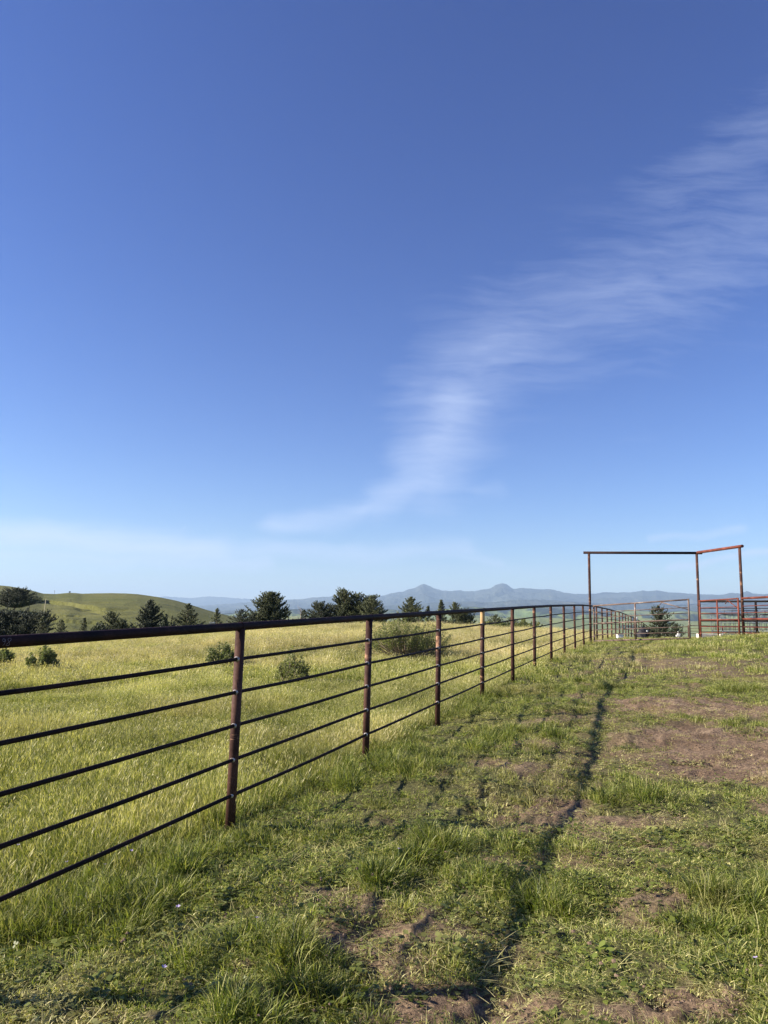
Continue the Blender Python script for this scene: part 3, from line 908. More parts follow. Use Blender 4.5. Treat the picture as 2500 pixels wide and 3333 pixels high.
x, y = wedge(9000, 1.6, 6, .85); f1 = field_grass(x, y, 0)
x, y = wedge(46000, 6, 15, .78); f2 = field_grass(x, y, 1)
x, y = wedge(56000, 15, 58, .72); f3 = field_grass(x, y, 2)
fg = scatter('pasture_grass', join(join(f1, f2), f3))
tag(fg, 'tall yellow green pasture grass with dry seed heads beyond the fence', 'grass', kind='stuff')


M_CLOD = plain('soil_clods', (.15, .10, .066), .95, .4, 30)
def make_clods(name, n, spread, size, seed):
    r = np.random.default_rng(seed); V = []; F = []
    for i in range(n):
        c = np.array([*(r.normal(0, spread, 2)), 0]); s = size * r.uniform(.3, 1.2); b_ = len(V)
        for q in range(6):
            d = [(1, 0, 0), (0, 1, 0), (-1, 0, 0), (0, -1, 0), (0, 0, 1), (0, 0, -1)][q]
            V.append(tuple(c + np.array(d) * s * r.uniform(.6, 1.2) * np.array([1, 1, .6])))
        F += [(b_ + a, b_ + (a + 1) % 4, b_ + 4) for a in range(4)] + [(b_ + (a + 1) % 4, b_ + a, b_ + 5) for a in range(4)]
    me = bpy.data.meshes.new(name); me.from_pydata(V, [], F); me.update(); me.materials.append(M_CLOD)
    o = bpy.data.objects.new(name, me); CLOD_COL.objects.link(o)
CLOD_COL = bpy.data.collections.new('clod_sources')
for i in range(4): make_clods('clod_%d' % i, 12, .09, .009, 60 + i)
GN2 = GN.copy()
for n_g in GN2.nodes:
    if n_g.bl_idname == 'GeometryNodeCollectionInfo': n_g.inputs['Collection'].default_value = CLOD_COL
x, y = wedge(16000, 1.2, 16, .72); br = bare_at(x, y); k_ = (x - FX(y) > .1) & (rng.uniform(size=len(x)) < br * .9 + .04); x, y = x[k_], y[k_]; n_c = len(x)
cl_s = rng.uniform(.4, 1.5, n_c)
clods = scatter('gravel', dict(x=x, y=y, idx=rng.integers(0, 4, n_c), rz=rng.uniform(0, 6.3, n_c), tx=rng.normal(0, .2, n_c), ty=rng.normal(0, .2, n_c), sw=cl_s, sh=cl_s * .8, tint=cl_s, dry=cl_s))
clods.modifiers['scatter'].node_group = GN2
tag(clods, 'crumbly brown soil clods lying on the bare trodden patches of the lane', 'gravel', kind='stuff')

# ------------------------------------------------------------------ pipe fence
frange = range(len(fence))
base_i = 5
froot = empty('pipe_fence', (fence[base_i][0], fence[base_i][1], gz(fence[base_i][0], fence[base_i][1])),
              'long dark rusty pipe fence with thin rods, running along the lane and curving downhill', 'fence')
ROD_D = [.227, .454, .680, .909, 1.145]
POST_R = .034; RAIL_R = .029; ROD_R = .0125
yellow_posts = {8}        # index in fence list -> the post with peeling yellow paint
fdir = Vector((.383, 1, 0)).normalized(); side = Vector((fdir.y, -fdir.x, 0))
for i, (x, y, z) in enumerate(fence):
    if i == 15: continue
    g_ = gz(x, y)
    lean = (math.sin(i * 12.9) * .012, math.cos(i * 7.7) * .012)
    m = MB(); m.tube([(x - lean[0], y - lean[1], min(g_, z - FH) - .25), (x, y, z - RAIL_R * .55)], POST_R, 20 if i < 12 else 10)
    if i in yellow_posts:
        po = m.build('post', M_POST, froot)
        mm = MB(); mm.tube([(x, y, z - .215), (x, y, z - RAIL_R * .7)], POST_R + .003, 20, caps=False)
        w_ = mm.build('paint_patch', M_POSTY, po); w_.matrix_parent_inverse = po.matrix_world.inverted() if False else Matrix.Translation(-froot.location)
        w_.matrix_parent_inverse = Matrix.Identity(4)
    else:
        po = m.build('post', M_POST, froot)
    # U-bolt style rod clips on the sunlit face of the nearest posts
    if 4 <= i <= 8:
        for dz in ROD_D:
            c0 = Vector((x, y, z - dz)) - fdir * (POST_R - .001)
            k = MB(); k.tube([c0 + fdir * .004, c0 - fdir * .003, c0 - fdir * .008], .01, 12, caps=False, radii=[ROD_R + .010, ROD_R + .007, ROD_R + .001])
            cl_ = k.build('weld_bead', M_WELD, po); cl_.matrix_parent_inverse = Matrix.Identity(4)


def curve_line(dz, off=0.0, sag=0.0):
    pts = []
    for i in range(len(fence) - 1):
        a = Vector(fence[i]); b_ = Vector(fence[i + 1])
        for k in range(4):
            t_ = k / 4; p = a.lerp(b_, t_); p.z -= dz + sag * math.sin(PI * t_) * (1 + .6 * math.sin(i * 3.1 + dz * 9)); p += side * off
            pts.append(p)
    p = Vector(fence[-1]); p.z -= dz; p += side * off; pts.append(p)
    return pts


m = MB(); m.tube(curve_line(0), RAIL_R, 18); tr_ = m.build('top_rail', M_RAIL, froot)
for dz in ROD_D:
    m = MB(); m.tube(curve_line(dz, 0.0, .006), ROD_R, 10); m.build('rod', M_ROD, froot)
# couplings / weld bands where rail lengths join
for (i, t_) in ((3, .55), (5, .0), (6, 0.02), (8, .05)):
    a = Vector(fence[i]).lerp(Vector(fence[i + 1]), t_); d = (Vector(fence[i + 1]) - Vector(fence[i])).normalized()
    m = MB(); m.tube([a - d * .012, a - d * .006, a + d * .006, a + d * .012], RAIL_R, 18, radii=[RAIL_R - .002, RAIL_R + .0035, RAIL_R + .0035, RAIL_R - .002], caps=False)
    o = m.build('weld', M_RAIL, tr_); o.matrix_parent_inverse = Matrix.Identity(4)


# chalk numerals on the camera side of the top rail
def rail_point(s, h):
    """point on the camera-facing side of the rail; s metres before post 0 along the rail, h height round the pipe"""
    a = Vector(fence[5]); b_ = Vector(fence[4]); d = (b_ - a).normalized(); p = a + d * s
    an = h / RAIL_R
    up = Vector((0, 0, 1)); return p + side * (math.cos(an) * (RAIL_R + .0006)) + up * (math.sin(an) * (RAIL_R + .0006))


a0, b0 = np.array(fence[5]), np.array(fence[4])
def s_at_px(px):
    best = None
    for s in np.linspace(0, 3.2, 800):
        p = a0 + (b0 - a0) / np.linalg.norm(b0 - a0) * s - np.array([0, 0, EYE])
        u = 1250 + FPX * (p @ R_) / (p @ F_)
        if best is None or abs(u - px) < best[0]: best = (abs(u - px), s)
    return best[1]
s8 = s_at_px(15); s9 = s_at_px(-3)
ch = MB()
def glyph(s0, pts, w=.013, h=.017):
    P3 = [rail_point(s0 - u * w, v * h) for u, v in pts]
    ch.tube(P3, .0005, 5)
eight = [(math.sin(2 * q) * .8 + .25 * math.cos(q), math.cos(q)) for q in np.linspace(0, 2 * PI, 28)]
glyph(s8, [(x_ * .9 + .2 * y_, y_) for x_, y_ in eight])
glyph(s9, [(.7 * math.sin(q), .55 + .4 * math.cos(q)) for q in np.linspace(0, 2 * PI, 16)] + [(.5, .1), (.2, -.5), (-.2, -1)])
o = ch.build('chalk_number', M_CHALK, tr_); o.matrix_parent_inverse = Matrix.Identity(4)

# white tags hanging on the far curve of the fence
for k, (px, py) in enumerate([(2059, 2016), (2072.5, 2014)]):
    q = P(px, py, fence[25][1]); m = MB(); m.box(q, (.10, .02, .22), bev=.008); m.build('white_tag', M_WHITE, froot)

# ------------------------------------------------------------------ overhead gateway
p2b = P(2275, 2079, 27.5); p2t = P(2267.5, 1800, 27.5)
p3b = P(2417, 2064, 25.1); p3t = P(2407, 1780, 25.1)
kx, ky = K[0], K[1]; kt = P(1921, 1799, ky)
fr = empty('gateway_frame', (kx, ky, gz(kx, ky)), 'tall rust brown pipe gateway of three posts joined by two overhead beams', 'gateway')
for (bx, by, tz) in ((kx, ky, kt[2]), (p2t[0], p2t[1], p2t[2]), (p3t[0], p3t[1], p3t[2])):
    g_ = gz(bx, by); m = MB(); m.tube([(bx, by, g_ - .3), (bx, by, tz - .03)], .046, 18); m.build('post', M_POST, fr)
a = np.array([kx, ky, kt[2]]); b_ = np.array([p2t[0], p2t[1], p2t[2]]); d = (b_ - a) / np.linalg.norm(b_ - a)
m = MB(); m.tube([a - d * .20, b_ + d * .19], .048, 18); m.build('beam', M_RAIL, fr)
c3 = np.array([p3t[0], p3t[1], p3t[2]]); d2 = (c3 - b_) / np.linalg.norm(c3 - b_)
m = MB(); m.tube([b_ + d2 * .05 + [0, 0, .012], c3 + d2 * .16 + [0, 0, .012]], .05, 18); bm2 = m.build('beam', M_RED, fr); tag(bm2, 'red brown shorter overhead beam')


# ------------------------------------------------------------------ gates
def lerp(a, b, t): return a + (b - a) * t


def pipe_gate(L, R, top, bot, bars, center, mats, label, brace=True, latch=True, name='pipe_gate'):
    """L,R: (x,y) plan; top/bot: (zl,zr); bars: list of ((zl,zr), thick)"""
    rt = empty(name, (L[0], L[1], min(bot)), label, 'gate', 'pipe gates under the tall gateway')
    A = lambda t, zl, zr: np.array([lerp(L[0], R[0], t), lerp(L[1], R[1], t), lerp(zl, zr, t)])
    mf, mb_ = mats
    r = .026
    m = MB(); m.tube([A(0, *top) , A(1, *top)], r, 14); m.build('top_rail', mf, rt)
    m = MB(); m.tube([A(0, *bot), A(1, *bot)], r, 14); m.build('bottom_rail', mf, rt)
    for t_ in (0, 1):
        m = MB(); m.tube([A(t_, *bot) - [0, 0, .03], A(t_, *top) + [0, 0, .03]], r + .004, 14); m.build('end_post', mf, rt)
    m = MB(); m.tube([A(center, *bot), A(center, *top)], r + .002, 14); m.build('centre_post', mf, rt)
    for (zz, thick) in bars:
        m = MB(); m.tube([A(.005, *zz), A(.995, *zz)], r if thick else .0125, 12); m.build('middle_rail' if thick else 'rod', mf if thick else mb_, rt)
    if brace:
        tb = .72
        z1 = lerp(top[0], top[1], 1) - .34
        pa = A(tb, *top) + [-.0, -.03, -.02]; pb = np.array([R[0], R[1], z1]) + [0, -.02, 0]
        m = MB(); m.tube([pa, pb], .016, 10); m.build('brace', mb_, rt)
        m = MB(); m.tube([pa + (pb - pa) * .06, pa + [-.07, 0, -.14]], .013, 8); m.build('latch_hook', mb_, rt)
    if latch:
        for zf in (.12, .88):
            h_ = MB(); q = A(0, *bot) * (1 - zf) + A(0, *top) * zf
            h_.tube([q + [-.09, 0, 0], q + [.0, 0, 0]], .014, 8); h_.tube([q + [0, 0, -.04], q + [0, 0, .04]], .034, 12)
            h_.build('hinge', mf, rt)
    return rt


Yl, Yr = ky - .12, 25.3
zz = lambda a, b: (P(1932, a, Yl)[2], P(2243, b, Yr)[2])
Lp = P(1934, 2030, Yl)[:2]; Rp = P(2244, 2030, Yr)[:2]
pipe_gate(Lp, Rp, zz(1972, 1951.5), zz(2086, 2077.6), [(zz(1993.6, 1976.7), False), (zz(2010, 1995), False), (zz(2029.6, 2016.6), True), (zz(2050.5, 2039.7), False), (zz(2065, 2058), False)],
          .46, (M_GATE, M_GATE), 'weathered grey brown pipe gate standing open across the end of the lane')
Yl, Yr = 27.3, 25.25
zz = lambda a, b: (P(2278, a, Yl)[2], P(2405, b, Yr)[2])
Lp = P(2280, 2030, Yl)[:2]; Rp = P(2406, 2030, Yr)[:2]
g2_ = pipe_gate(Lp, Rp, zz(1956, 1948.6), zz(2078, 2079), [(zz(1979, 1975), False), (zz(1997, 1995), False), (zz(2018, 2016.5), True), (zz(2040, 2041), False), (zz(2058, 2061), False)],
                .47, (M_RED, M_RED), 'short closed pipe gate in red oxide paint with a diagonal brace')
m = MB()
q0 = P(2409, 2003, 25.12)
for k in range(6):     # chain links hanging at the latch
    c = q0 + [0.01 * math.sin(k * 2), -.05, -.035 * k]; an = (k % 2) * PI / 2
    m.tube([c + np.array([math.cos(an) * .018 * math.sin(w), math.sin(an) * .018 * math.sin(w), .026 * math.cos(w)]) for w in np.linspace(0, 2 * PI, 9)], .006, 6, caps=False)
m.build('chain', M_BLACKP, g2_)


# ------------------------------------------------------------------ corral fences
def straight_fence(label, pts, rails, posts, mats, name='corral_fence', pr=.036):
    """pts: polyline plan with z base reference; rails: list of (z offset list per vertex, radius)"""
    rt = empty(name, (*pts[0][:2], gz(*pts[0][:2])), label, 'fence')
    for (zs, r) in rails:
        m = MB(); m.tube([(p[0], p[1], z) for p, z in zip(pts, zs)], r, 12); m.build('rail' if r > .02 else 'rod', mats, rt)
    for (x_, y_, zt) in posts:
        m = MB(); m.tube([(x_, y_, gz(x_, y_) - .25), (x_, y_, zt)], pr, 14); m.build('post', mats, rt)
    return rt


a = P(2418, 2030, 25.1); b_ = P(2502, 2030, 23.6)
dirc = (b_ - a) / 1.5
c_ = a + dirc * 7
hts = [(1947.9, .036), (1973, .0135), (1994, .0135), (2015, .034), (2040.5, .0135), (2060, .0135)]
rails = [((P(2418, h, 25.1)[2],) * 2 if False else (P(2418, h, 25.1)[2], P(2418, h, 25.1)[2] + .0), r) for h, r in hts]
ztop = rails[0][0][0]
straight_fence('red oxide pipe corral fence running towards the viewer from the gateway post', [a, c_], rails,
               [(a[0] + dirc[0] * k, a[1] + dirc[1] * k, ztop) for k in (2.6, 5.0, 7.0)], M_RED)
a = P(2278, 2030, 27.45); b_ = P(2502, 2030, 27.0); dirc = (b_ - a) / np.linalg.norm(b_ - a); c_ = a + dirc * 9
hts = [(1957.5, .038), (1980, .0135), (1998.5, .0135), (2020, .034), (2039, .0135), (2058, .0135)]
rails = [((P(2278, h, 27.45)[2], P(2278, h, 27.45)[2] + .12), r) for h, r in hts]
px_ = P(2462.5, 2030, 27.1); ztop = rails[0][0][0]
L_ = np.linalg.norm(px_[:2] - a[:2])
straight_fence('dark pipe corral fence with one thick post standing behind the red gate', [a, c_], rails,
               [(a[0] + dirc[0] * k, a[1] + dirc[1] * k, ztop + .12 * k / 9) for k in (L_, L_ + 2.4, L_ + 4.8)], M_BLACKP, pr=.04)
# low fence out past the crest
Yb = 47.0
a = P(2240, 2036, Yb); b_ = P(2560, 2036, Yb + 4)
rails = [((P(2240, h, Yb)[2], P(2560, h + 5, Yb + 4)[2]), .02 if k == 0 else .014) for k, h in enumerate((2036, 2046, 2054, 2062))]
straight_fence('low thin brown pipe fence in the distance beyond the gateway', [a, b_], rails,
               [(lerp(a[0], b_[0], t_), lerp(a[1], b_[1], t_), lerp(rails[0][0][0], rails[0][0][1], t_)) for t_ in (0, .33, .66, 1)], M_POST)

# ------------------------------------------------------------------ wire cages behind the corral
def cage(px0, px1, Y, label):
    a = P(px0, 2000, Y); b_ = P(px1, 2000, Y + .0)
    zt = P(px0, 2000.6, Y)[2]; zbm = P(px0, 2054, Y)[2]; ztt = P(px0, 1986, Y)[2]
    rt = empty('wire_cage', (a[0], a[1], zbm), label, 'cage', 'tubular cages stored behind the corral')
    L = b_[0] - a[0]; dep = .95
    for (yy_, nm) in ((0, 'front_panel'), (dep, 'back_panel')):
        m = MB(); r = .013
        c = .08
        o3 = np.array([a[0], a[1] + yy_, 0])
        m.tube([o3 + [c, 0, zbm], o3 + [.02, 0, zbm + .03], o3 + [0, 0, zbm + c], o3 + [0, 0, zt - c], o3 + [.02, 0, zt - .03], o3 + [c, 0, zt], o3 + [L - c, 0, zt], o3 + [L - .02, 0, zt - .03], o3 + [L, 0, zt - c], o3 + [L, 0, zbm + c], o3 + [L - .02, 0, zbm + .03], o3 + [L - c, 0, zbm], o3 + [c, 0, zbm]], r, 8)
        for h in (2014, 2027, 2040):
            z = P(px0, h, Y)[2]; m.tube([o3 + [0, 0, z], o3 + [L, 0, z]], .010, 8)
        nv = max(2, int(round(L / .2)))
        for k in range(1, nv): m.tube([o3 + [L * k / nv, .012, zbm], o3 + [L * k / nv, .012, zt + .0]], .010, 8)
        m.build(nm, M_GALV, rt)
    for k in (0, 1):
        m = MB()
        for z in (zt, zbm): m.tube([(a[0] + L * k, a[1], z), (a[0] + L * k, a[1] + dep, z)], .011, 8)
        for q in (1, 2, 3): m.tube([(a[0] + L * k, a[1] + dep * q / 4, zbm), (a[0] + L * k, a[1] + dep * q / 4, zt)], .009, 8)
        m.build('side_bars', M_GALV, rt)
    m = MB(); m.tube([(a[0], a[1], ztt), (a[0] + L, a[1], ztt)], .02, 10)
    nv = max(2, int(round(L / .4)))
    for k in range(nv + 1): m.tube([(a[0] + L * (k + .5) / (nv + 1), a[1], zt), (a[0] + L * (k + .5) / (nv + 1), a[1], ztt)], .016, 8)
    m.build('top_bar', M_GALV, rt)
    # feet down to the ground
    for xx in (a[0] + .05, a[0] + L - .05):
        for yy_ in (0, dep):
            g_ = gz(xx, a[1] + yy_); MB().tube([(xx, a[1] + yy_, g_ - .05), (xx, a[1] + yy_, zbm)], .02, 8).build('leg', M_GALV, rt)
    return rt


cage(2346.5, 2468, 30.5, 'grey tubular cage seen through the short red gate')
cage(2477, 2610, 30.5, 'grey tubular cage cut off by the edge of the picture beside another cage')

# troughs and boxes
def trough(px0, px1, py0, py1, Y, label, d=.5, mat=None):
    a = P(px0, py0, Y); b_ = P(px1, py0, Y); zb_ = min(gz((a[0] + b_[0]) / 2, Y), P(px0, py1, Y)[2]) - .03
    L = b_[0] - a[0]; H = a[2] - zb_; c = ((a[0] + b_[0]) / 2, Y + d / 2)
    rt = empty('water_trough', (c[0], c[1], zb_), label, 'trough')
    m = MB(); t_ = .06
    m.box((c[0], Y + t_ / 2, zb_ + H / 2), (L, t_, H), bev=.01); m.box((c[0], Y + d - t_ / 2, zb_ + H / 2), (L, t_, H), bev=.01)
    m.box((c[0] - L / 2 + t_ / 2, c[1], zb_ + H / 2), (t_, d - 2 * t_ - .004, H - .006), bev=.01); m.box((c[0] + L / 2 - t_ / 2, c[1], zb_ + H / 2), (t_, d - 2 * t_ - .004, H - .006), bev=.01)
    m.box((c[0], c[1], zb_ + .05), (L - 2 * t_ - .004, d - 2 * t_ - .004, .08))
    m.build('trough_body', mat or M_CONC, rt, smooth=False)
    return rt


trough(2283, 2336, 2063, 2076, 29.3, 'long white concrete trough on the grass behind the short red gate')
trough(2344, 2364, 2064, 2070, 31.5, 'small pale trough under the cage behind the red gate', .3)
# white lidded box on the crest
q = ghit(2017, 2077); Yq = 36.0
a = P(2007, 2063, Yq); b_ = P(2027, 2063, Yq); zb_ = gz((a[0] + b_[0]) / 2, Yq); zb_ = min(zb_, P(2010, 2073, Yq)[2])
rt = empty('white_box', ((a[0] + b_[0]) / 2, Yq, zb_), 'small white box lying in the grass behind the open gate', 'box')
H = a[2] - zb_
MB().box(((a[0] + b_[0]) / 2, Yq, zb_ + H / 2 - .02), (b_[0] - a[0] - .03, .3, H - .04), bev=.012).build('box_body', M_WHITE, rt, smooth=False)
MB().box(((a[0] + b_[0]) / 2, Yq, a[2] - .019), (b_[0] - a[0], .33, .036), bev=.008).build('lid', M_WHITE, rt, smooth=False)
# stacked white blocks near the cypress
Yq = 37.0; a = P(2208, 2064, Yq); zb_ = P(2208, 2071, Yq)[2]
rt = empty('salt_lick', (a[0], Yq, zb_), 'small stack of white blocks with a short stake beside the dark cypress', 'salt lick')
MB().box((a[0] - .02, Yq, zb_ + .02), (.17, .14, .07), bev=.01).build('block', M_WHITE, rt, smooth=False)
MB().box((a[0] + .02, Yq, zb_ + .095), (.14, .12, .055), bev=.01).build('block', M_WHITE, rt, smooth=False)
MB().tube([(a[0] + .03, Yq + .09, gz(a[0], Yq) - .1), (a[0] + .02, Yq + .09, zb_ + .24)], .012, 8).build('stake', M_WHITE, rt)

# black tarpaulin-covered heap by the far fence
Yq = 41.0
ca = P(2090, 2075, Yq); zt = P(2090, 2038, Yq)[2]; g_ = min(gz(ca[0], Yq), ca[2]) - .05
rt = empty('covered_machine', (ca[0], Yq, g_), 'black covered machine with a white lamp beside the curving far fence', 'machine')
na_, nh = 28, 12; V = []; Fc = []
for j in range(nh + 1):
    t_ = j / nh
    for k in range(na_):
        an = 2 * PI * k / na_
        w = (1 - t_ ** 1.6) ** .7 if t_ < 1 else 0.02
        fold = 1 + .07 * math.sin(5 * an + 2 * t_) * (1 - t_)
        V.append((ca[0] + .36 * math.cos(an) * w * fold + .05 * t_, Yq + .35 * math.sin(an) * w * fold, g_ + (zt - g_) * t_))
for j in range(nh):
    for k in range(na_): Fc.append((j * na_ + k, j * na_ + (k + 1) % na_, (j + 1) * na_ + (k + 1) % na_, (j + 1) * na_ + k))
Fc.append(tuple(nh * na_ + k for k in range(na_)))
o = mesh_obj('cover', np.array(V), Fc, M_BLACK, rt, smooth=True)
lp = P(2107, 2054, Yq - .38)
m = MB(); m.tube([lp + [0, .10, 0], lp + [0, .03, 0], lp, lp + [0, -.015, 0]], .04, 16, radii=[.02, .045, .052, .035]); m.build('lamp', M_WHITE, rt)
m = MB(); m.tube([P(2110, 2076, Yq - .3), P(2113, 2040, Yq - .3)], .035, 10); m.tube([lp + [0, .05, 0], P(2112, 2054, Yq - .3)], .02, 8); m.build('bracket', M_BLACKP, rt)


# ------------------------------------------------------------------ cypresses
def cypress(x, y, zb, h, w, seed, label, mat=None, lean=(0, 0), base_w=.55, peak=.30, dens=1.0, top_pow=.75, name='cypress_tree', multi=1, bare_base=.06, upk=1.0, group='young cypresses along the crest'):
    R = random.Random(seed)
    rt = empty(name, (x, y, zb), label, 'tree', group)
    tk = MB(); LV = []; LF = []; LT = []
    def spike(p, d, L, wd, tone):
        d = d.normalized(); a = d.cross(Vector((0.3, 0.2, 1))); a = a.normalized() if a.length > 1e-3 else Vector((1, 0, 0)); c = d.cross(a)
        b_ = len(LV); m_ = p + d * (L * .38)
        LV.extend([p, m_ + a * wd, m_ - a * wd * .5 + c * wd * .87, m_ - a * wd * .5 - c * wd * .87, p + d * L])
        LF.extend([(b_, b_ + 2, b_ + 1), (b_, b_ + 3, b_ + 2), (b_, b_ + 1, b_ + 3), (b_ + 4, b_ + 1, b_ + 2), (b_ + 4, b_ + 2, b_ + 3), (b_ + 4, b_ + 3, b_ + 1)])
        LT.extend([tone] * 5)
    stems = []
    for s in range(multi):
        ox = (s - (multi - 1) / 2) * w * .25 * R.uniform(.7, 1.2) if multi > 1 else 0
        hh = h * (1 if s == 0 else R.uniform(.72, .95))
        top = Vector((x + ox * 1.5 + lean[0] * h, y + R.uniform(-.1, .1) * w + lean[1] * h, zb + hh))
        b0_ = Vector((x + ox * .3, y, zb - .2))
        stems.append((b0_, top, hh))
        tk.tube([b0_, b0_.lerp(top, .3) + Vector((R.uniform(-.03, .03) * h, 0, 0)), b0_.lerp(top, .65), top], .02 * h, 8, radii=[.030 * h, .022 * h, .012 * h, .003 * h])
    nl = int(96 * dens * (h / 3.2) ** .3)
    sc_ = (h / 3.2) ** .45
    for s, (b0_, top, hh) in enumerate(stems):
        k_n = nl if s == 0 else int(nl * .7)
        az0 = R.uniform(0, 6.3)
        for k in range(k_n):
            t_ = bare_base + (1 - bare_base) * (k + R.random()) / k_n
            o_ = b0_.lerp(top, t_)
            prof = base_w + (1 - base_w) * min(1, t_ / peak) if t_ < peak else max(.05, ((1 - t_) / (1 - peak)) ** top_pow)
            L = w * .5 * prof * R.choice((.55, .75, .9, 1.0, 1.1)) * (1 if multi == 1 else .8)
            an = az0 + k * 2.4 + R.gauss(0, .35); up = (R.uniform(-.05, .35) + .6 * t_ * t_) * upk
            d = Vector((math.cos(an), math.sin(an), up)).normalized()
            bend = Vector((R.gauss(0, .08), R.gauss(0, .08), R.uniform(.08, .34)))
            at_ = lambda f: o_ + d * (L * f) + bend * (f * f * L)
            tk.tube([at_(q) for q in (0, .3, .6, .85)], .01, 5, radii=[.006 * h + .006, .008, .006, .003], caps=False)
            tl = R.uniform(-.22, .22)
            nb_ = max(4, int(L / .085))
            for j in range(nb_):
                f = .10 + .90 * (j + R.random()) / nb_
                o2 = at_(f); side_s = 1 if j % 2 else -1
                th_ = side_s * R.uniform(.35, 1.0)
                dd = (Matrix.Rotation(th_, 3, 'Z') @ (d + bend * 1.4 * f)); dd = (dd + Vector((0, 0, R.uniform(-.05, .35)))).normalized()
                l2 = min(.55 * sc_, L * .42) * (1.15 - .65 * f) * R.uniform(.5, 1.2) + .06
                ns_ = max(3, int(l2 / .045 / sc_))
                for q in range(ns_):
                    g_f = (q + R.random()) / ns_
                    p = o2 + dd * (l2 * g_f) + Vector((R.gauss(0, .015), R.gauss(0, .015), R.gauss(.01, .015) + .12 * g_f * g_f * l2))
                    sd_ = dd * R.uniform(.5, 1.1) + Vector((R.gauss(0, .5), R.gauss(0, .5), R.gauss(.22, .35)))
                    sl = R.uniform(.08, .17) * sc_
                    spike(p, sd_, sl, sl * R.uniform(.20, .34), min(1, max(0, R.random() * .7 + .15 + tl)))
            spike(at_(.85), (at_(1.0) - at_(.85)), L * .24 + .14 * sc_, .020 * sc_, R.random())
        for r_ in range(16):
            spike(top - Vector((0, 0, .012 * h * r_)), Vector((R.gauss(0, .45), R.gauss(0, .45), 1)), R.uniform(.09, .17) * sc_, .018 * sc_, R.random())
    tk.build('trunk', M_BARK, rt)
    o = mesh_obj('crown', np.array([tuple(v) for v in LV]), np.array(LF), mat or M_CYP, rt)
    at = o.data.attributes.new('tone', 'FLOAT', 'POINT'); at.data.foreach_set('value', np.array(LT, dtype=np.float32))
    return rt


# (px centre, py top, width px, Y, label, options)
TREES = [
    (52, 1914, 132, 118, 'broad dark cypress highest on the slope above the others beside the pale pole', dict(mat=M_CYPD, base_w=.9, peak=.25, top_pow=.75, dens=1.7, bare_base=.24, upk=.45)),
    (40, 1975, 200, 64, 'wide bushy dark cypress in front of the broad one near the chalk mark', dict(mat=M_CYPD, base_w=.9, peak=.35, multi=3, dens=1.1)),
    (141, 2007, 55, 60, 'small slim cypress just right of the wide bushy dark cypress', dict(base_w=1, peak=.05)),
    (200, 2018, 60, 60, 'low spreading cypress sapling with forked top between two slim ones', dict(base_w=1, peak=.1, dens=.6)),
    (275, 2011, 36, 62, 'tiny pointed cypress standing alone on the grass slope', dict(base_w=1, peak=.02, dens=.8)),
    (385, 1990, 110, 64, 'twiggy rounded cypress touching the left side of a pointed dark one', dict(base_w=.8, peak=.3, multi=2)),
    (492, 1951, 98, 74, 'dark pointed cypress in front of the smooth green hill slope', dict(mat=M_CYPD, base_w=.8, peak=.25, dens=1.4)),
    (612, 1963, 108, 66, 'open fan shaped cypress with clear ray like branches against the hill', dict(base_w=1, peak=.08, top_pow=.9)),
    (708, 1981, 50, 68, 'small cypress standing next to the pale yellow box', dict(base_w=1, peak=.1, dens=.8)),
    (790, 1984, 90, 72, 'low wind bent cypress against the left side of a tall dense one', dict(mat=M_CYPD, base_w=.9, peak=.5, lean=(.12, 0), multi=2, dens=.8)),
    (880, 1927, 112, 74, 'tall dense cypress with ragged peak standing left of the thin dead snag', dict(base_w=.95, peak=.4, top_pow=.62, dens=1.9)),
    (988, 1986, 34, 76, 'small round headed tree directly behind the thin dead snag', dict(mat=M_CYPD, base_w=.8, peak=.5, dens=.6, bare_base=.35)),
    (1060, 1966, 110, 70, 'wide flat topped dark cypress leaning on the tallest one', dict(mat=M_CYPD, base_w=.9, peak=.55, top_pow=.5, lean=(.06, 0), multi=2)),
    (1160, 1920, 112, 70, 'tallest open crowned cypress with a broad forked top', dict(base_w=.85, peak=.5, top_pow=.5, multi=3, dens=1.1)),
    (1215, 1952, 80, 66, 'olive green cypress with drooping right side joined to the tallest one', dict(base_w=.9, peak=.45, top_pow=.55, dens=1.2)),
    (1338, 1942, 82, 66, 'fan topped cypress rising right behind the big green bush', dict(base_w=.95, peak=.4, top_pow=.75, dens=1.1)),
    (1393, 1972, 38, 66, 'thin cypress tip between the fan topped cypress and the slim spire', dict(base_w=1, peak=.1, dens=.8)),
    (1436, 1952, 46, 66, 'slim spire of a cypress just above the fence post', dict(base_w=.9, peak=.1, dens=1.2)),
    (1497, 1961, 92, 64, 'bushy cypress with two horn like tips right of the slim spire', dict(base_w=.95, peak=.35, multi=2)),
    (1612, 2003, 80, 58, 'low straggly cypress behind the fence with one side branch raised', dict(base_w=1, peak=.2, dens=.7)),
    (1690, 2012, 90, 60, 'low bushy cypress where the crest drops to the valley', dict(base_w=1, peak=.3, dens=.8, multi=2)),
]
for i, (px, py, wpx, Yt, label, op) in enumerate(TREES):
    top = P(px, py, Yt); gx = top[0]; g_ = gz(gx, Yt)
    if i == 0: g_ = P(px, 1996, Yt)[2]
    cypress(gx, Yt, g_, (top[2] - g_) * .96, 1.22 * wpx / 2475 * Yt, 1000 + i * 7, label, **op)
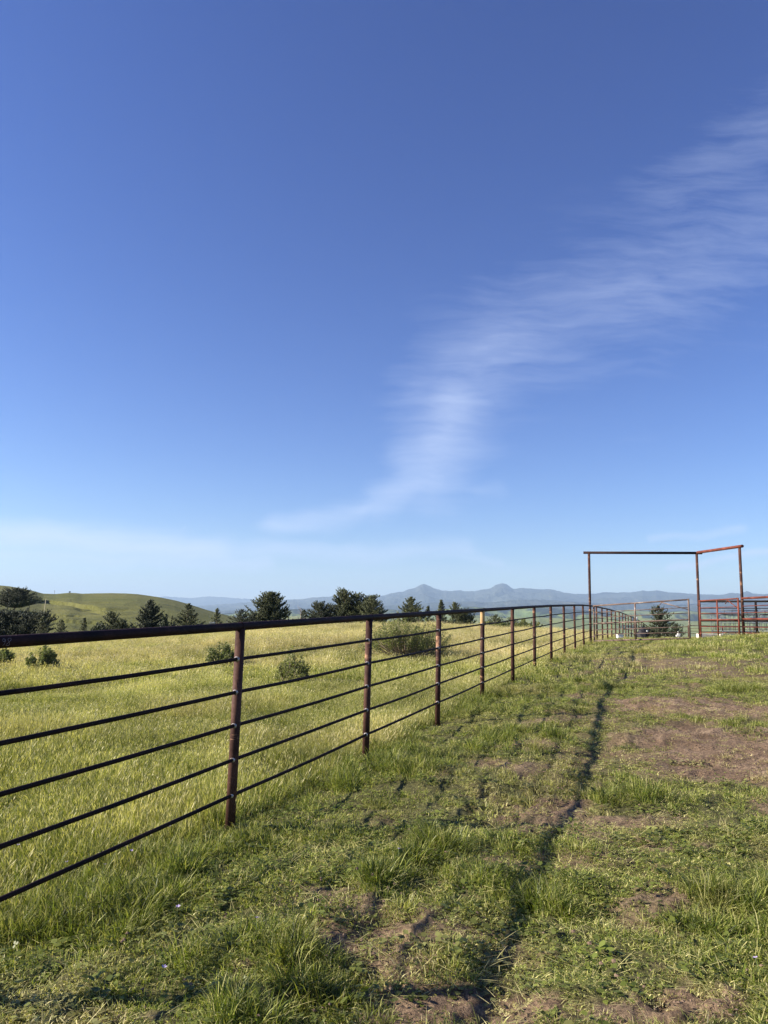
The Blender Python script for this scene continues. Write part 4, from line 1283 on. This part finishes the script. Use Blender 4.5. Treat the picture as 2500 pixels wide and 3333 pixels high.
# dark cypress beyond the gate
Yt = 44.0; top = P(2145, 1981, Yt)
cypress(top[0], Yt, gz(top[0], Yt) - .1, top[2] - gz(top[0], Yt) + .1, 120 / 2475 * Yt, 4242, 'squat dark cypress with spreading tiers seen through the open gate', M_CYPD, base_w=1.0, peak=.22, top_pow=.6, dens=.75, group=None)
top = P(2200, 2035, 43)
cypress(top[0], 43, gz(top[0], 43) - .1, top[2] - gz(top[0], 43) + .1, 62 / 2475 * 43, 4243, 'low cypress shoot spreading from the foot of the squat one', M_CYPD, base_w=1.0, peak=.3, dens=.7, group=None)
# tree under hill-top line 0: ground it on a rise of the hill
# distant bush on the skyline


# ------------------------------------------------------------------ shrubs
def shrub(px, py_base, py_top, wpx, label, seed, leaf=.022, nst=70, mat=None, bare_f=.35, dens=1.0, cat='bush', grp='bushes scattered in the pasture', Yf=None):
    q = ghit_off(px, py_base, .2) if Yf is None else np.array([P(px, py_base, Yf)[0], Yf, gz(P(px, py_base, Yf)[0], Yf)])
    Y = q[1]; h = (P(px, py_top, Y)[2] - q[2]); w = 1.3 * wpx / 2475 * Y; h *= .94
    R = random.Random(seed); rt = empty('bush', q, label, cat, grp)
    st_ = MB(); LV = []; LF = []; LT = []
    for k in range(nst):
        an = R.uniform(0, 2 * PI); rad = math.sqrt(R.random()); sp = rad * w * .5
        hh = h * (1 - .42 * rad ** 2.0) * R.choice((.55, .7, .85, .95, 1.08)) * (1 + .18 * math.sin(3 * an + seed))
        b0_ = Vector((q[0] + math.cos(an) * sp * .25, q[1] + math.sin(an) * sp * .25, q[2] - .05))
        sp = sp * (1 + .2 * math.sin(2 * an + seed * 1.7)); tp = Vector((q[0] + math.cos(an) * sp, q[1] + math.sin(an) * sp, q[2] + hh))
        md = b0_.lerp(tp, .5) + Vector((math.cos(an) * sp * .18, math.sin(an) * sp * .18, 0))
        pts = [b0_, md, tp]
        st_.tube(pts, .004, 4, radii=[.012 * h ** .5, .007 * h ** .5, .002], caps=False)
        tl = R.uniform(-.25, .25)
        for j in range(int(46 * dens)):
            f = bare_f + (1.02 - bare_f) * R.random() ** .75
            p = (b0_.lerp(md, f * 2) if f < .5 else md.lerp(tp, (f - .5) * 2))
            s_ = .020 * h + .008
            p = p + Vector((R.gauss(0, s_), R.gauss(0, s_), R.gauss(0, s_)))
            n_v = Vector((R.gauss(0, 1), R.gauss(0, 1), R.gauss(0, 1))).normalized(); u_ = n_v.orthogonal().normalized(); v_ = n_v.cross(u_)
            L = leaf * R.uniform(.9, 1.8); b_i = len(LV)
            LV.extend([p - u_ * L, p + v_ * L * .45, p + u_ * L, p - v_ * L * .45]); LF.append((b_i, b_i + 1, b_i + 2, b_i + 3)); LT.extend([min(1, max(0, R.random() * .8 + tl + .1))] * 4)
    st_.build('stems', M_TWIG, rt)
    o = mesh_obj('foliage', np.array([tuple(v) for v in LV]), np.array(LF), mat or M_COY, rt)
    at = o.data.attributes.new('tone', 'FLOAT', 'POINT'); at.data.foreach_set('value', np.array(LT, dtype=np.float32))
    return rt


shrub(1318, 2116, 2008, 200, 'largest green bush with bare brown stems at its base behind the fence', 1, .017, 280, None, .48, 1.5)
shrub(950, 2196, 2126, 84, 'medium upright green bush between the first two fence posts', 2, .016, 80, None, .25, 1.6)
shrub(722, 2140, 2099, 86, 'low dark green bush just left of the nearest fence post', 3, .020, 80, M_COYD, .1, 1.6)
shrub(140, 2158, 2104, 66, 'small rounded bush with grey dead stems below the top rail', 4, .022, 70, M_COYD, .35, 1.4)
shrub(8, 2142, 2110, 60, 'small bush cut off by the left edge of the picture', 5, .024, 60, M_COYD, .2, 1.4)
shrub(1275, 2046, 2022, 90, 'bright green bush peeping out behind the largest bush', 6, .04, 60, None, .1, 1.4, Yf=46)
shrub(1595, 2052, 2022, 80, 'low olive bush behind the post with peeling yellow paint', 7, .035, 70, None, .1, 1.3, Yf=44)
shrub(1650, 2052, 2026, 90, 'low grey green bush below the straggly cypress', 8, .035, 70, M_COYD, .1, 1.3, Yf=45)
shrub(1715, 2054, 2020, 70, 'round bush at the right end of the bushes on the crest', 9, .035, 70, None, .1, 1.3, Yf=46)
for k, (px, py, pt, w_, Yv, lb) in enumerate([(540, 2056, 2012, 60, 62, 'dark low scrub between the dark pointed cypress and the fan shaped one'), (930, 2040, 2020, 110, 60, 'dark low scrub along the crest under the dead snag'),
                                             (1080, 2040, 2016, 120, 60, 'dark low scrub at the foot of the flat topped cypress'), (1440, 2042, 2012, 150, 58, 'dark low scrub at the foot of the slim spire'), (330, 2070, 2030, 60, 60, 'dark scrub beside the twiggy rounded cypress')]):
    shrub(px, py, pt, w_, lb, 20 + k, .07, 90, M_CYPD, .05, 1.5, Yf=Yv, grp='dark scrub along the crest')
for k, (px, py, pt, w_, Yv, lb) in enumerate([(560, 2016, 1.3, 40, 230, 'bush'),]): pass
q = P(227, 1929.5, 610)
# skyline bush
R = random.Random(5); rt = empty('bush', q, 'lone dark bush on the skyline of the green hill', 'bush')
m = MB(); m.tube([q + [0, 0, -1], q + [0, 0, .6]], .12, 8); m.build('stems', M_TWIG, rt)
V = []; Fc = []; T_ = []
for k in range(500):
    v = Vector((R.gauss(0, 1), R.gauss(0, 1), R.gauss(0, 1))).normalized() * R.random() ** .4
    p = Vector(q) + Vector((v.x * .75, v.y * .7, .65 + v.z * .55)); n_v = Vector((R.gauss(0, 1), R.gauss(0, 1), R.gauss(0, 1))).normalized(); u_ = n_v.orthogonal().normalized() * .14; v_ = n_v.cross(u_)
    b_i = len(V); V += [p - u_, p - v_, p + u_, p + v_]; Fc.append((b_i, b_i + 1, b_i + 2, b_i + 3)); T_ += [R.random()] * 4
o = mesh_obj('foliage', np.array([tuple(v) for v in V]), np.array(Fc), M_CYPD, rt)
at = o.data.attributes.new('tone', 'FLOAT', 'POINT'); at.data.foreach_set('value', np.array(T_, dtype=np.float32))

# ------------------------------------------------------------------ poles, stakes, snag, box
q = hill_hit(143, 1996)
if q is not None:
    tp = P(150, 1949, q[1]); H = tp[2] - q[2]
    rt = empty('wooden_pole', q, 'pale leaning wooden pole on the green hillside', 'pole')
    MB().tube([q - [0, 0, .5], q, tp], .1, 10, radii=[.010 * H * 2, .019 * H, .013 * H]).build('pole_shaft', M_WOOD, rt)
    MB().box(tp + [0, 0, -.04 * H], (.05 * H, .03 * H, .05 * H), bev=.02).build('pole_cap', M_WOOD, rt, smooth=False)
q = hill_hit(178, 1936)
if q is not None:
    rt = empty('utility_pole', q, 'thin grey utility pole standing on the hill skyline', 'pole')
    tp = P(178, 1921.5, q[1]); H = tp[2] - q[2]
    MB().tube([q - [0, 0, .5], tp], .10, 8).build('pole_shaft', M_BARK, rt)
    MB().box(tp - [0, 0, .12 * H], (1.0, .1, .1)).build('crossarm', M_BARK, rt, smooth=False)
# ranch fence on the hill
pts = []
for (px, py) in [(0, 1922), (30, 1926), (60, 1931), (90, 1936), (120, 1941), (150, 1945), (180, 1949), (210, 1954), (240, 1958)]:
    h_ = hill_hit(px, py)
    if h_ is not None: pts.append(h_)
if len(pts) > 3:
    rt = empty('wire_fence', pts[0], 'distant wire fence with thin posts crossing the green hill', 'fence')
    P_ = []
    for a, b_ in zip(pts[:-1], pts[1:]):
        for k in range(3):
            c = lerp(a, b_, k / 3); d = Vector(c) - Vector((0, 0, EYE)); h_ = hb.ray_cast(Vector((0, 0, EYE)), d.normalized()); c = np.array(h_[0]) if h_[0] is not None else c
            P_.append(c)
    for c in P_: MB().tube([c - [0, 0, .4], c + [0, 0, 1.3]], .05, 6).build('post', M_BARK, rt)
    m = MB()
    for hz in (.5, .85, 1.2): m.tube([c + [0, 0, hz] for c in P_], .006, 4, caps=False)
    m.build('wires', M_GALV, rt)

# dead snag
Y = 60.0; b_ = P(978, 2030, Y); g_ = gz(b_[0], Y)
rt = empty('dead_tree', (b_[0], Y, g_), 'thin pale dead snag with bare twigs above the top rail', 'tree')
R = random.Random(3); m = MB(); tp = P(979, 1978, Y); tk = Vector((b_[0], Y, g_ - .2)); T3 = Vector(tp)
m.tube([tk, tk.lerp(T3, .5) + Vector((.04, 0, 0)), T3], .03, 8, radii=[.05, .03, .008]); m.build('trunk', M_TWIG, rt)
m = MB()
for k in range(12):
    f = R.uniform(.45, .95); o_ = tk.lerp(T3, f); an = R.choice((0, PI)) + R.gauss(0, .5); L = R.uniform(.2, .6)
    d = Vector((math.cos(an), math.sin(an) * .6, R.uniform(.1, .9))); m.tube([o_, o_ + d * L * .5 + Vector((0, 0, .03)), o_ + d * L], .01, 5, radii=[.012, .008, .004])
m.build('branches', M_TWIG, rt)

# pale yellow hive box by the cypress, and survey stakes
Y = 66.0; a = P(683, 2024.5, Y); b_ = P(700, 2024.5, Y); g_ = gz(a[0], Y)
rt = empty('storage_box', ((a[0] + b_[0]) / 2, Y, g_), 'pale yellow box beside the small cypress on the crest', 'box')
W_ = b_[0] - a[0]; H = a[2] - g_
MB().box(((a[0] + b_[0]) / 2, Y, g_ + H / 2 - .02), (W_ - .04, .4, H - .04), bev=.01).build('box_body', M_WOOD, rt, smooth=False)
MB().box(((a[0] + b_[0]) / 2, Y, a[2] - .02), (W_, .45, .036), bev=.008).build('lid', M_WHITE, rt, smooth=False)
for (px, pb, pt, cross, lb) in [(1167, 2086, 2073, True, 'short pale wooden stake with a side twig left of the second fence post'), (1781, 2060, 2049, False, 'left one of two short pale stakes close together behind the fence'),
                                (1787, 2061, 2049, False, 'right one of two short pale stakes close together behind the fence'), (1883, 2064, 2052, False, 'short pale stake standing alone near the gateway post')]:
    q = ghit(px, pb + 3, 60); Y = q[1]; zt = P(px, pt, Y)[2]
    rt = empty('wooden_stake', q, lb, 'stake', 'survey stakes in the pasture')
    MB().box((q[0], q[1], (q[2] - .1 + zt) / 2), (.055, .03, zt - q[2] + .1), bev=.004).build('stake_body', M_WOOD, rt, smooth=False)
    if cross: MB().tube([(q[0] + .02, q[1], zt - .14), (q[0] + .10, q[1], zt - .10), (q[0] + .17, q[1], zt - .01)], .012, 6).build('twig', M_WOOD, rt)

# lilac wildflowers in the near grass
M_PETAL = plain('lilac_petals', (.42, .34, .56), .6, .15, 60); M_STEM = plain('flower_stem', (.10, .14, .04), .7, .2, 60)
fl0 = None
for k, (px, py) in enumerate([(60, 2765), (235, 2815), (400, 2770), (418, 2775), (320, 2830), (565, 2702), (480, 2728), (585, 2955), (515, 3168), (830, 3010), (1295, 2780), (2490, 3140)]):
    q = ghit_off(px, py, .10)
    if fl0 is None:
        fl0 = empty('wildflower', (0, 0, 0), 'tiny pale lilac wildflower standing among the grass blades near the fence', 'flower', 'lilac wildflowers in the near grass')
        MB().tube([(0, 0, -.02), (.004, .003, .06), (0, .002, .115)], .0012, 6).build('stem', M_STEM, fl0)
        V = [(0, .002, .115)]; Fc = []
        for j in range(5):
            an = j * 2 * PI / 5; b_i = len(V)
            for (rr_, da, dz) in ((.006, -.5, .003), (.010, -.3, .005), (.0115, 0, .0045), (.010, .3, .005), (.006, .5, .003)):
                V.append((rr_ * math.cos(an + da), .002 + rr_ * math.sin(an + da), .115 + dz))
            Fc.append((0, b_i, b_i + 1, b_i + 2, b_i + 3, b_i + 4))
        mesh_obj('petals', np.array(V), Fc, M_PETAL, fl0)
        fl = fl0
    else:
        fl = fl0.copy(); COL.objects.link(fl)
        for c_ in fl0.children:
            d_ = c_.copy(); COL.objects.link(d_); d_.parent = fl
    fl.location = tuple(float(v) for v in q); fl.rotation_euler = (random.Random(k).uniform(-.4, .1), random.Random(k + 9).uniform(-.3, .3), k * 1.3)

# ------------------------------------------------------------------ haze
hz_m = bpy.data.materials.new('haze_air'); hz_m.use_nodes = True
t = NT(hz_m.node_tree); t.n.clear(); o_ = t.new('ShaderNodeOutputMaterial'); pv = t.new('ShaderNodeVolumePrincipled')
pv.inputs['Color'].default_value = (.50, .70, .95, 1); pv.inputs['Density'].default_value = 1 / 15000.0; pv.inputs['Anisotropy'].default_value = .1
t.l.new(pv.outputs[0], o_.inputs['Volume'])
S = 26500
hz = MB().box((0, 0, 425), (2 * S, 2 * S, 1050)).build('haze', hz_m, smooth=False)
hz['kind'] = 'stuff'
